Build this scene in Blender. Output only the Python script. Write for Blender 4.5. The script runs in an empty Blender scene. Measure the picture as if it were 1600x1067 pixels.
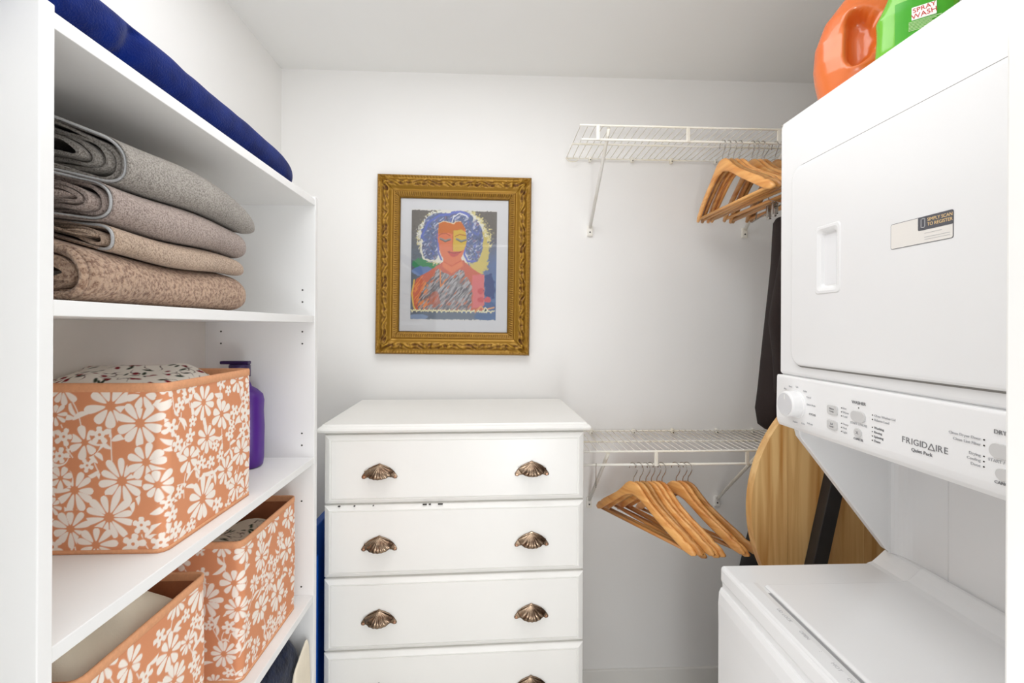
import bpy, bmesh, math, random
import numpy as np
from mathutils import Vector, Matrix
rnd = random.Random(7)
PI = math.pi
SC = bpy.context.scene
COL = SC.collection

# ------------------------------------------------------------------ camera, world, lights
CAMH = 1.48
cd = bpy.data.cameras.new('camera'); cam = bpy.data.objects.new('camera', cd); COL.objects.link(cam)
cd.sensor_width = 36; cd.lens = 705 / 1600 * 36; cd.shift_y = -22.5 / 1600; cd.clip_start = 0.02
cam.matrix_world = (Matrix.Translation((0, 0, CAMH)) @ Matrix.Rotation(math.radians(-2.4), 4, 'Z')
                    @ Matrix.Rotation(math.radians(90), 4, 'X') @ Matrix.Rotation(math.radians(0.25), 4, 'Z'))
SC.camera = cam
w = bpy.data.worlds.new('world'); SC.world = w; w.use_nodes = True
w.node_tree.nodes['Background'].inputs[0].default_value = (0.955, 0.975, 1, 1)
w.node_tree.nodes['Background'].inputs[1].default_value = 1.7
SC.view_settings.view_transform = 'Standard'; SC.view_settings.look = 'None'
SC.view_settings.exposure = -0.03; SC.view_settings.gamma = 1.0; SC.view_settings.use_curve_mapping = False
SC.cycles.max_bounces = 12; SC.cycles.diffuse_bounces = 8
SC.cycles.use_denoising = True

def area(name, loc, rot, sx, sy, power, col=(1, 1, 1)):
    l = bpy.data.lights.new(name, 'AREA'); l.shape = 'RECTANGLE'; l.size = sx; l.size_y = sy
    l.energy = power; l.color = col
    o = bpy.data.objects.new(name, l); COL.objects.link(o); o.location = loc; o.rotation_euler = rot
    return o
area('overhead_fill', (-0.06, 0.86, 2.485), (0, 0, 0), 1.0, 0.8, 9.2, (0.975, 0.985, 1))  # added fill from above, out of view, evens out the room
# added unseen fills: one upward to lift the ceiling, one low beside the camera
area('ceiling_fill', (0.10, 0.10, 1.66), (math.radians(180), 0, 0), 0.2, 0.12, 5.5, (0.97, 0.985, 1))  # added uplight, brightens the ceiling
area('low_fill', (0.30, 0.02, 0.85), (math.radians(90), 0, math.radians(-30)), 0.3, 0.5, 7.5, (0.96, 0.98, 1))  # added low fill, brightens the lower wall and washer recess

# ------------------------------------------------------------------ helpers
def srgb(r, g, b):
    f = lambda c: (c / 255 / 12.92) if c / 255 <= 0.04045 else ((c / 255 + 0.055) / 1.055) ** 2.4
    return (f(r), f(g), f(b), 1)

def new_mat(name):
    m = bpy.data.materials.new(name); m.use_nodes = True
    return m, m.node_tree.nodes, m.node_tree.links, m.node_tree.nodes['Principled BSDF']

def mat(name, rgb, rough=0.5, metal=0.0, var=0.0, scale=20, bump=0.0, bscale=None, spec=None, stretch=(1, 1, 1), rgb2=None, emis=None, coat=0, objrand=0, sheen=0):
    m, n, l, p = new_mat(name)
    c = srgb(*rgb)
    p.inputs['Base Color'].default_value = c; p.inputs['Roughness'].default_value = rough
    p.inputs['Metallic'].default_value = metal
    if spec is not None: p.inputs['Specular IOR Level'].default_value = spec
    if coat: p.inputs['Coat Weight'].default_value = coat
    if sheen: p.inputs['Sheen Weight'].default_value = sheen
    tc = n.new('ShaderNodeTexCoord'); mp = n.new('ShaderNodeMapping'); mp.inputs['Scale'].default_value = stretch
    l.new(tc.outputs['Object'], mp.inputs['Vector'])
    nz = n.new('ShaderNodeTexNoise'); nz.inputs['Scale'].default_value = scale; nz.inputs['Detail'].default_value = 4
    l.new(mp.outputs[0], nz.inputs['Vector'])
    c2 = srgb(*rgb2) if rgb2 else tuple(x * (1 - var) for x in c[:3]) + (1,)
    mx = n.new('ShaderNodeMix'); mx.data_type = 'RGBA'
    rp = n.new('ShaderNodeMapRange'); rp.inputs['From Min'].default_value = 0.35; rp.inputs['From Max'].default_value = 0.65
    l.new(nz.outputs['Fac'], rp.inputs['Value']); l.new(rp.outputs[0], mx.inputs['Factor'])
    mx.inputs['A'].default_value = c; mx.inputs['B'].default_value = c2
    out = mx.outputs['Result']
    if objrand:
        oi = n.new('ShaderNodeObjectInfo'); hs = n.new('ShaderNodeHueSaturation')
        mr = n.new('ShaderNodeMapRange'); mr.inputs['To Min'].default_value = 1 - objrand; mr.inputs['To Max'].default_value = 1 + objrand * 0.5
        l.new(oi.outputs['Random'], mr.inputs['Value']); l.new(mr.outputs[0], hs.inputs['Value']); l.new(out, hs.inputs['Color'])
        out = hs.outputs['Color']
    l.new(out, p.inputs['Base Color'])
    if bump:
        n2 = n.new('ShaderNodeTexNoise'); n2.inputs['Scale'].default_value = bscale or scale; n2.inputs['Detail'].default_value = 3
        l.new(mp.outputs[0], n2.inputs['Vector'])
        b = n.new('ShaderNodeBump'); b.inputs['Strength'].default_value = bump; b.inputs['Distance'].default_value = 0.002
        l.new(n2.outputs['Fac'], b.inputs['Height']); l.new(b.outputs[0], p.inputs['Normal'])
    return m

def terry_mat(name, rgb, dark, scale, bump, dist=0.003):
    m, n, l, p = new_mat(name)
    p.inputs['Roughness'].default_value = 0.95; p.inputs['Specular IOR Level'].default_value = 0.1
    p.inputs['Sheen Weight'].default_value = 0.25
    tc = n.new('ShaderNodeTexCoord')
    nz = n.new('ShaderNodeTexNoise'); nz.inputs['Scale'].default_value = scale; nz.inputs['Detail'].default_value = 5; nz.inputs['Roughness'].default_value = 0.65
    l.new(tc.outputs['Object'], nz.inputs['Vector'])
    big = n.new('ShaderNodeTexNoise'); big.inputs['Scale'].default_value = 14
    l.new(tc.outputs['Object'], big.inputs['Vector'])
    rp = n.new('ShaderNodeValToRGB'); rp.color_ramp.elements[0].position = 0.38; rp.color_ramp.elements[1].position = 0.56
    rp.color_ramp.elements[0].color = srgb(*dark); rp.color_ramp.elements[1].color = srgb(*rgb)  # shade in the crevices of the pile is put into the colour
    l.new(nz.outputs['Fac'], rp.inputs[0])
    mx = n.new('ShaderNodeMix'); mx.data_type = 'RGBA'; mx.blend_type = 'MULTIPLY'; mx.inputs['Factor'].default_value = 0.35
    l.new(rp.outputs[0], mx.inputs['A']); l.new(big.outputs['Fac'], mx.inputs['B'])
    l.new(mx.outputs['Result'], p.inputs['Base Color'])
    b = n.new('ShaderNodeBump'); b.inputs['Strength'].default_value = bump; b.inputs['Distance'].default_value = dist
    l.new(nz.outputs['Fac'], b.inputs['Height']); l.new(b.outputs[0], p.inputs['Normal'])
    return m

def wood_mat(name, a, b, axis='Z', scale=1.0, rough=0.4, rnd_=0.12):
    m, n, l, p = new_mat(name)
    tc = n.new('ShaderNodeTexCoord'); mp = n.new('ShaderNodeMapping')
    s = [14 * scale] * 3; s['XYZ'.index(axis)] = 0.9 * scale; mp.inputs['Scale'].default_value = s
    oi = n.new('ShaderNodeObjectInfo'); vm = n.new('ShaderNodeVectorMath'); vm.operation = 'SCALE'
    cx = n.new('ShaderNodeCombineXYZ')
    for k in range(3): l.new(oi.outputs['Random'], cx.inputs[k])
    l.new(cx.outputs[0], vm.inputs[0]); vm.inputs['Scale'].default_value = 20
    ad = n.new('ShaderNodeVectorMath'); ad.operation = 'ADD'
    l.new(tc.outputs['Object'], mp.inputs['Vector']); l.new(mp.outputs[0], ad.inputs[0]); l.new(vm.outputs[0], ad.inputs[1])
    nz = n.new('ShaderNodeTexNoise'); nz.inputs['Scale'].default_value = 2.2; nz.inputs['Detail'].default_value = 6; nz.inputs['Distortion'].default_value = 0.6
    l.new(ad.outputs[0], nz.inputs['Vector'])
    rp = n.new('ShaderNodeValToRGB'); e = rp.color_ramp.elements
    e[0].position = 0.3; e[0].color = srgb(*b); e[1].position = 0.62; e[1].color = srgb(*a)
    l.new(nz.outputs['Fac'], rp.inputs[0])
    hs = n.new('ShaderNodeHueSaturation'); mr = n.new('ShaderNodeMapRange')
    mr.inputs['To Min'].default_value = 1 - rnd_; mr.inputs['To Max'].default_value = 1 + rnd_ * 0.6
    l.new(oi.outputs['Random'], mr.inputs['Value']); l.new(mr.outputs[0], hs.inputs['Value']); l.new(rp.outputs[0], hs.inputs['Color'])
    l.new(hs.outputs[0], p.inputs['Base Color']); p.inputs['Roughness'].default_value = rough
    return m

def attr_mat(name, rough=0.8, bump=0.0, bscale=400, spec=0.3, sheen=0):
    m, n, l, p = new_mat(name)
    a = n.new('ShaderNodeAttribute'); a.attribute_name = 'col'
    l.new(a.outputs['Color'], p.inputs['Base Color']); p.inputs['Roughness'].default_value = rough
    p.inputs['Specular IOR Level'].default_value = spec
    if sheen: p.inputs['Sheen Weight'].default_value = sheen
    if bump:
        tc = n.new('ShaderNodeTexCoord'); nz = n.new('ShaderNodeTexNoise'); nz.inputs['Scale'].default_value = bscale
        l.new(tc.outputs['Object'], nz.inputs['Vector'])
        b = n.new('ShaderNodeBump'); b.inputs['Strength'].default_value = bump; b.inputs['Distance'].default_value = 0.001
        l.new(nz.outputs['Fac'], b.inputs['Height']); l.new(b.outputs[0], p.inputs['Normal'])
    return m

def thing(name, label, cat, loc=(0, 0, 0), rz=0.0, group=None, rot=None):
    o = bpy.data.objects.new(name, None); COL.objects.link(o); o.empty_display_size = 0.05
    o.location = loc; o.rotation_euler = rot or (0, 0, rz)
    o['label'] = label; o['category'] = cat
    if group: o['group'] = group
    return o

def tag(o, label, cat, group=None):
    o['label'] = label; o['category'] = cat
    if group: o['group'] = group
    return o

def link(name, me, m, parent=None, label=None, kind=None):
    me.name = name
    if m is not None:
        me.materials.clear(); me.materials.append(m)
    o = bpy.data.objects.new(name, me); COL.objects.link(o)
    if parent is not None: o.parent = parent
    if label: o['label'] = label
    if kind: o['kind'] = kind
    return o

def smooth(me, on=True):
    me.polygons.foreach_set('use_smooth', [on] * len(me.polygons)); me.update()

def pydata(name, v, f, sm=False):
    me = bpy.data.meshes.new(name); me.from_pydata([tuple(map(float, x)) for x in v], [], [tuple(map(int, x)) for x in f]); me.update()
    if sm: smooth(me)
    return me

class MB:
    """collects shapes into one mesh"""
    def __init__(s): s.bm = bmesh.new()
    def box(s, a, b, bev=0.0, seg=2):
        r = bmesh.ops.create_cube(s.bm, size=1)
        vs = r['verts']; a = Vector(a); b = Vector(b)
        for v in vs: v.co = Vector([(a[i] + b[i]) / 2 + v.co[i] * abs(b[i] - a[i]) for i in range(3)])
        if bev:
            es = list({e for v in vs for e in v.link_edges})
            bmesh.ops.bevel(s.bm, geom=es, offset=bev, segments=seg, profile=0.5, affect='EDGES', clamp_overlap=True)
        return s
    def tube(s, pts, r, n=8, caps=True):
        pts = [Vector(p) for p in pts]; rings = []; up = None
        for i, p in enumerate(pts):
            t = (pts[min(i + 1, len(pts) - 1)] - pts[max(i - 1, 0)]).normalized()
            if up is None:
                up = Vector((0, 0, 1)) if abs(t.z) < 0.9 else Vector((1, 0, 0))
            x = t.cross(up).normalized(); up = x.cross(t).normalized()
            rr = r[i] if isinstance(r, (list, tuple)) else r
            rings.append([s.bm.verts.new(p + (x * math.cos(a) + up * math.sin(a)) * rr) for a in [2 * PI * k / n for k in range(n)]])
        for A, B in zip(rings, rings[1:]):
            for k in range(n): s.bm.faces.new((A[k], A[(k + 1) % n], B[(k + 1) % n], B[k])).smooth = True
        if caps: s.bm.faces.new(rings[0][::-1]); s.bm.faces.new(rings[-1])
        return s
    def prism(s, poly, y0, y1, plane='xz', bev=0):
        def P(a, b, c): return {'xz': (a, c, b), 'yz': (c, a, b), 'xy': (a, b, c)}[plane]
        A = [s.bm.verts.new(P(a, b, y0)) for a, b in poly]; B = [s.bm.verts.new(P(a, b, y1)) for a, b in poly]
        fs = [s.bm.faces.new(A[::-1]), s.bm.faces.new(B)]
        n = len(poly)
        for k in range(n): fs.append(s.bm.faces.new((A[k], A[(k + 1) % n], B[(k + 1) % n], B[k])))
        bmesh.ops.recalc_face_normals(s.bm, faces=fs)
        if bev:
            es = list({e for f in fs for e in f.edges})
            bmesh.ops.bevel(s.bm, geom=es, offset=bev, segments=2, profile=0.5, affect='EDGES', clamp_overlap=True)
        return s
    def rings(s, R, closed=True, caps=True, sm=True):
        V = [[s.bm.verts.new(tuple(map(float, p))) for p in r] for r in R]; m = len(R[0])
        fs = []
        for A, B in zip(V, V[1:]):
            for k in range(m if closed else m - 1):
                f = s.bm.faces.new((A[k], A[(k + 1) % m], B[(k + 1) % m], B[k])); f.smooth = sm; fs.append(f)
        if caps and closed:
            fs.append(s.bm.faces.new(V[0][::-1])); fs.append(s.bm.faces.new(V[-1]))
        bmesh.ops.recalc_face_normals(s.bm, faces=fs)
        return s
    def disc(s, c, r, axis, d, n=20, bev=0):
        """solid disc: centre c, radius r, axis index, depth d (signed)"""
        R = []
        prof = [(r, 0), (r, d)] if not bev else [(r, 0), (r, d - math.copysign(bev, d)), (r - bev * .3, d - math.copysign(bev * .3, d)), (r - bev, d)]
        for rr, dd in prof:
            ring = []
            for k in range(n):
                a = 2 * PI * k / n; p = [0, 0, 0]; i, j = [q for q in range(3) if q != axis]
                p[i] = c[i] + rr * math.cos(a); p[j] = c[j] + rr * math.sin(a); p[axis] = c[axis] + dd; ring.append(p)
            R.append(ring)
        return s.rings(R, sm=False)
    def mesh(s, name, sm=False):
        me = bpy.data.meshes.new(name); s.bm.normal_update(); s.bm.to_mesh(me); s.bm.free()
        if sm: smooth(me)
        return me
    def build(s, name, m, parent=None, label=None, kind=None, sm=False):
        return link(name, s.mesh(name, sm), m, parent, label, kind)

def rrect(cx, cy, hx, hy, r, n=6):
    pts = []
    for (sx, sy, a0) in ((1, 1, 0), (-1, 1, 90), (-1, -1, 180), (1, -1, 270)):
        for k in range(n + 1):
            a = math.radians(a0 + 90 * k / n)
            pts.append((cx + sx * (hx - r) + r * math.cos(a), cy + sy * (hy - r) + r * math.sin(a)))
    return pts

def grid_mesh(name, P, C=None, closed_u=False):
    """P: (nv, nu, 3) points; C: (nv, nu, 3) linear colours"""
    nv, nu = P.shape[:2]
    idx = np.arange(nv * nu).reshape(nv, nu)
    if closed_u: j = np.roll(idx, -1, axis=1)
    else: j = idx[:, 1:]; 
    i0 = idx if closed_u else idx[:, :-1]
    F = np.stack([i0[:-1], j[:-1], j[1:], i0[1:]], -1).reshape(-1, 4)
    me = bpy.data.meshes.new(name)
    me.vertices.add(nv * nu); me.vertices.foreach_set('co', P.reshape(-1).astype(np.float32))
    me.loops.add(F.size); me.loops.foreach_set('vertex_index', F.reshape(-1).astype(np.int32))
    me.polygons.add(len(F)); me.polygons.foreach_set('loop_start', (np.arange(len(F)) * 4).astype(np.int32))
    me.polygons.foreach_set('use_smooth', np.ones(len(F), bool))
    me.update(calc_edges=True)
    if C is not None:
        a = me.color_attributes.new('col', 'FLOAT_COLOR', 'POINT')
        a.data.foreach_set('color', np.concatenate([C, np.ones(C.shape[:2] + (1,))], -1).reshape(-1).astype(np.float32))
    me.validate()
    return me

def lin(c):
    return np.array(srgb(*c)[:3])

def vnoise(x, y, seed=0, oct=3):
    """cheap smooth value noise on arrays, -1..1"""
    rs = np.random.RandomState(seed); T = rs.rand(64, 64) * 2 - 1; out = 0; amp = 1.0; tot = 0
    for o in range(oct):
        xi = np.floor(x).astype(int); yi = np.floor(y).astype(int); fx = x - xi; fy = y - yi
        fx = fx * fx * (3 - 2 * fx); fy = fy * fy * (3 - 2 * fy)
        g = lambda a, b: T[a % 64, b % 64]
        v = (g(xi, yi) * (1 - fx) + g(xi + 1, yi) * fx) * (1 - fy) + (g(xi, yi + 1) * (1 - fx) + g(xi + 1, yi + 1) * fx) * fy
        out = out + v * amp; tot += amp; amp *= 0.5; x = x * 2.03 + 5.1; y = y * 2.03 + 9.7
    return out / tot

def text_bm(bm, body, size, M, extrude=0.0003, align='CENTER', sx=1.0, space=1.0):
    cu = bpy.data.curves.new('t', 'FONT'); cu.body = body; cu.size = size; cu.extrude = extrude
    cu.align_x = align; cu.align_y = 'CENTER'; cu.resolution_u = 3; cu.space_character = space
    o = bpy.data.objects.new('t', cu); COL.objects.link(o)
    dg = bpy.context.evaluated_depsgraph_get(); me = bpy.data.meshes.new_from_object(o.evaluated_get(dg))
    me.transform(Matrix.Diagonal((sx, 1, 1, 1))); me.transform(M); bm.from_mesh(me)
    bpy.data.objects.remove(o); bpy.data.curves.remove(cu); bpy.data.meshes.remove(me)

# ------------------------------------------------------------------ materials
M_wall = mat('wall_paint', (243, 242, 240), 0.85, var=0.015, scale=3, bump=0.05, bscale=250, spec=0.2)
M_ceil = mat('ceiling_paint', (240, 240, 238), 0.9, var=0.01, scale=3, bump=0.05, bscale=200, spec=0.2)
M_trim = mat('trim_paint', (236, 235, 231), 0.4, var=0.01, scale=5)
M_floor = wood_mat('floor_pale_vinyl', (214, 209, 202), (198, 192, 184), 'Y', 1.0)
M_mel = mat('white_melamine', (238, 238, 237), 0.42, var=0.012, scale=8, spec=0.35)
M_hole = mat('hole_shadow', (60, 58, 55), 0.9)
M_dres = mat('dresser_paint', (237, 236, 232), 0.33, var=0.015, scale=6, bump=0.04, bscale=60)
M_enam = mat('white_enamel', (235, 235, 235), 0.22, var=0.008, scale=4, spec=0.5)
M_plast = mat('white_plastic', (240, 240, 240), 0.38, var=0.008, scale=5)
M_grey = mat('grey_print', (128, 128, 130), 0.6)
M_lgrey = mat('pale_grey_print', (186, 186, 188), 0.6)
M_wire = mat('white_vinyl_wire', (243, 242, 238), 0.35, rgb2=(236, 228, 208), scale=4)
M_chrome = mat('chrome_wire', (190, 185, 178), 0.2, 1.0, var=0.1)
M_bronze = mat('antique_bronze', (168, 146, 124), 0.26, 1.0, rgb2=(92, 72, 58), scale=45, bump=0.2, bscale=120)
M_woodh = wood_mat('hanger_wood', (228, 172, 104), (198, 128, 62), 'X', 1.6, 0.32, 0.36)
M_pine = wood_mat('pine_wood', (234, 194, 132), (196, 138, 70), 'Z', 1.1, 0.42, 0.06)
M_black = mat('black_fabric', (22, 21, 22), 0.9, var=0.3, scale=40, bump=0.3, bscale=300)
M_steel = mat('black_painted_steel', (40, 40, 42), 0.38, var=0.2, scale=30, spec=0.6)
M_brown = mat('dark_brown_wool', (36, 23, 20), 0.9, var=0.2, scale=200, bump=0.3, bscale=500)
M_navy = mat('royal_navy_fleece', (10, 34, 104), 0.95, rgb2=(6, 24, 84), scale=30, bump=0.7, bscale=380, spec=0.08, sheen=0.08)
M_navy2 = mat('dark_navy_knit', (24, 34, 62), 0.95, rgb2=(12, 18, 36), scale=45, bump=0.9, bscale=120, spec=0.1, sheen=0.2)
M_cream = mat('cream_cotton', (240, 230, 210), 0.9, var=0.08, scale=12, bump=0.3, bscale=500, spec=0.1)
M_peach = mat('peach_trim_fabric', (228, 166, 124), 0.8, var=0.08, scale=200, bump=0.3, bscale=800, spec=0.2)
M_liner = mat('rust_liner_fabric', (176, 112, 78), 0.9, var=0.1, scale=60, bump=0.3, bscale=600, spec=0.1)
M_purple = mat('purple_plastic', (80, 22, 138), 0.4, var=0.1, scale=8)
M_dpurple = mat('dark_purple_plastic', (52, 30, 84), 0.35, var=0.1)
M_blue = mat('blue_plastic', (10, 84, 178), 0.45, var=0.15, scale=4)
M_orange = mat('orange_plastic', (224, 116, 48), 0.25, rgb2=(214, 98, 36), scale=5, coat=0.4)
M_green = mat('green_plastic', (112, 188, 40), 0.25, rgb2=(92, 172, 28), scale=6, coat=0.4)
M_red = mat('red_print', (190, 40, 34), 0.5)
M_white = mat('white_print', (246, 246, 240), 0.5)
M_bluep = mat('blue_print', (70, 110, 150), 0.5, rgb2=(200, 150, 110), scale=60)
M_gold = mat('gilt_plaster', (172, 124, 36), 0.34, 0.75, rgb2=(112, 72, 16), scale=36, bump=0.3, bscale=160)
M_mat = mat('mat_board', (228, 228, 230), 0.9, var=0.01)
M_rail = attr_mat('gilt_carving', 0.36, 0.2, 300, 0.5); M_rail.node_tree.nodes['Principled BSDF'].inputs['Metallic'].default_value = 0.45
M_print = attr_mat('artwork_print', 0.6)
M_flor = attr_mat('floral_canvas', 0.75, 0.25, 1400, 0.25)
M_sheet = attr_mat('floral_cotton', 0.9, 0.2, 900, 0.1)
M_slate = mat('sticker_slate', (88, 88, 94), 0.5)
M_tan = mat('sticker_tan_print', (238, 206, 150), 0.5)
def glass_mat():
    m, n, l, p = new_mat('picture_glass'); n.remove(p); o = n['Material Output']
    t = n.new('ShaderNodeBsdfTransparent'); g = n.new('ShaderNodeBsdfGlossy'); g.inputs['Roughness'].default_value = 0.02
    f = n.new('ShaderNodeFresnel'); f.inputs[0].default_value = 1.45; x = n.new('ShaderNodeMixShader')
    l.new(f.outputs[0], x.inputs[0]); l.new(t.outputs[0], x.inputs[1]); l.new(g.outputs[0], x.inputs[2]); l.new(x.outputs[0], o.inputs[0])
    return m
M_glass = glass_mat()

# ------------------------------------------------------------------ room
WL, WR, WB, WF, CH = -0.842, 1.72, 1.825, 0.22, 2.50
T = 0.1
def struct(name, a, b, m, bev=0):
    o = MB().box(a, b, bev).build(name, m); o['kind'] = 'structure'; return o
struct('floor', (WL - T, -1.2, -T), (WR + T, WB + T, 0), M_floor)
struct('ceiling', (WL - T, WF - T, CH), (WR + T, WB + T, CH + T), M_ceil)
struct('wall_back', (WL - T, WB, 0), (WR + T, WB + T, CH), M_wall)
struct('wall_left', (WL - T, WF - T, 0), (WL, WB, CH), M_wall)
struct('wall_right', (WR, WF - T, 0), (WR + T, WB, CH), M_wall)
# front wall round the doorway the photographer stands in
fw = MB().box((0.3557, WF - T, 0), (WR, WF, CH)).box((WL, WF - T, 0), (-0.44, WF, CH)).box((-0.44, WF - T, 2.1), (0.3557, WF, CH))
o = fw.build('wall_front', M_wall); o['kind'] = 'structure'
struct('trim_1', (0.3387, 0.10, 0), (0.3557, 0.285, 2.1), M_trim, 0.002)
struct('baseboard_back', (WL, WB - 0.013, 0), (WR, WB, 0.088), M_trim, 0.003)
struct('baseboard_left', (WL, WF, 0), (WL + 0.013, WB - 0.013, 0.088), M_trim, 0.003)

# ------------------------------------------------------------------ bookcase
XF, XB = -0.479, -0.77
bk = thing('bookcase', 'tall white open bookcase holding towels and patterned bins', 'bookcase', (-0.62, 0.875, 0))
def off(p, root): return tuple(p[i] - root.location[i] for i in range(3))
def wbox(mb, a, b, root, bev=0, seg=2): return mb.box(off(a, root), off(b, root), bev, seg)
def wpart(name, a, b, m, root, bev=0, label=None, seg=2): return wbox(MB(), a, b, root, bev, seg).build(name, m, root, label)
for (ya, yb) in ((0.496, 0.513), (1.235, 1.2535)):
    wpart('side_panel', (XB, ya, 0), (XF, yb, 1.829), M_mel, bk, 0.0012)
SH = [(1.804, 1.822), (1.490, 1.508), (1.110, 1.128), (0.739, 0.757), (0.372, 0.390), (0.05, 0.068)]
for z0, z1 in SH:
    wpart('shelf', (XB + 0.006, 0.5132, z0), (XF - 0.001, 1.2348, z1), M_mel, bk, 0.001)
wpart('back_panel', (XB, 0.5132, 0.05), (XB + 0.005, 1.2348, 1.822), mat('hardboard_back', (232, 226, 218), 0.7, var=0.02), bk)
PEG = MB().disc((0, 0, 0), 0.0024, 1, -0.0006, 10).mesh('peg_hole')
for z in [1.545, 1.577, 1.465, 1.433, 1.160, 1.192, 1.01, 1.35 - 1, 0.98 - .2]:
    for x in (-0.512, -0.725):
        if z in (1.160, 1.192) and x < -0.6: pass
        ph_ = link('peg_hole', PEG, M_hole, bk); ph_.location = off((x, 1.2352, z), bk)

# ------------------------------------------------------------------ cloth stacks
def fl(x): return float(x)
def soft_slab(x0, x1, y0, y1, zlo, zhi, nx=40, ny=60, p=3.0, amp=0.004, seed=1, fr=14, topfun=None):
    """a closed soft pillow-like slab: rings round the x-z section, running along y"""
    R = []
    for j in range(ny):
        t = j / (ny - 1); y = y0 + (y1 - y0) * t
        e = abs(2 * t - 1); k = (1 - e ** 10) ** (1 / 3.0) if e < 1 else 0.0
        k = max(k, 0.02)
        ring = []
        lo, hi = zlo(y) if callable(zlo) else zlo, zhi(y) if callable(zhi) else zhi
        for i in range(nx):
            a = 2 * PI * i / nx; c, s = math.cos(a), math.sin(a)
            sx = math.copysign(abs(c) ** (2 / p), c); sz = math.copysign(abs(s) ** (2 / p), s)
            cx, hx = (x0 + x1) / 2, (x1 - x0) / 2; cz, hz = (lo + hi) / 2, (hi - lo) / 2
            shrink = 1 - (1 - k) * 0.35
            x = cx + hx * sx * shrink; z = cz + hz * sz * k - hz * (1 - k) * 0.75
            ring.append([x, y, z])
        R.append(ring)
    R = np.array(R)
    n = vnoise(R[..., 0] * fr + 3, R[..., 1] * fr, seed) * amp + vnoise(R[..., 2] * fr * 2 + 3, R[..., 1] * fr * 2.3, seed + 5) * amp * 0.6
    top = R[..., 2] > ((zlo(0.8) if callable(zlo) else zlo) + 0.006)
    R[..., 2] += n * top; R[..., 0] += vnoise(R[..., 1] * fr, R[..., 2] * fr * 1.7, seed + 9) * amp * 0.7 * top
    if topfun is not None: R = topfun(R)
    base = zlo(0.8) if callable(zlo) else zlo
    R[..., 2] = np.maximum(R[..., 2], base)
    return R

def slab_obj(name, R, m, label=None, cat=None, parent=None, group=None, loc=None, sub=1):
    loc = loc or (float(R[..., 0].mean()), float(R[..., 1].mean()), float(R[..., 2].min()))
    me = MB().rings([[tuple(p) for p in (r - np.array(loc))] for r in R]).mesh(name, True)
    o = link(name, me, m, parent)
    if parent is None: o.location = loc
    if sub:
        md = o.modifiers.new('s', 'SUBSURF'); md.levels = sub; md.render_levels = sub
    if label and cat: tag(o, label, cat, group)
    return o

def crease(R):
    # a pinched fold in the front near one end and a thinning far end
    y = R[..., 1]; x = R[..., 0]; z = R[..., 2]
    fr = np.clip((x + 0.60) / 0.1, 0, 1)
    g = np.exp(-((y - 0.628 - (z - 1.85) * 0.4) / 0.012) ** 2)
    R[..., 0] -= g * 0.012 * fr * (z < 1.885)
    g2 = np.exp(-((y - 0.60) / 0.02) ** 2); R[..., 0] -= g2 * 0.006 * fr * (z < 1.85)
    return R
R = soft_slab(-0.765, -0.487, 0.40, 1.168, 1.8228, lambda y: 1.905 - 0.010 * max(0, (y - 0.9)) / 0.27 - 0.012 * (y < 0.5), 44, 110, 3.2, 0.004, 3, 7, crease)
R[..., 2] = np.where(R[..., 1] < 0.515, np.maximum(R[..., 2], 1.8315), R[..., 2])
slab_obj('fleece_blanket', R, M_navy, 'folded royal blue fleece blanket lying along the top of the bookcase', 'blanket')

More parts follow.
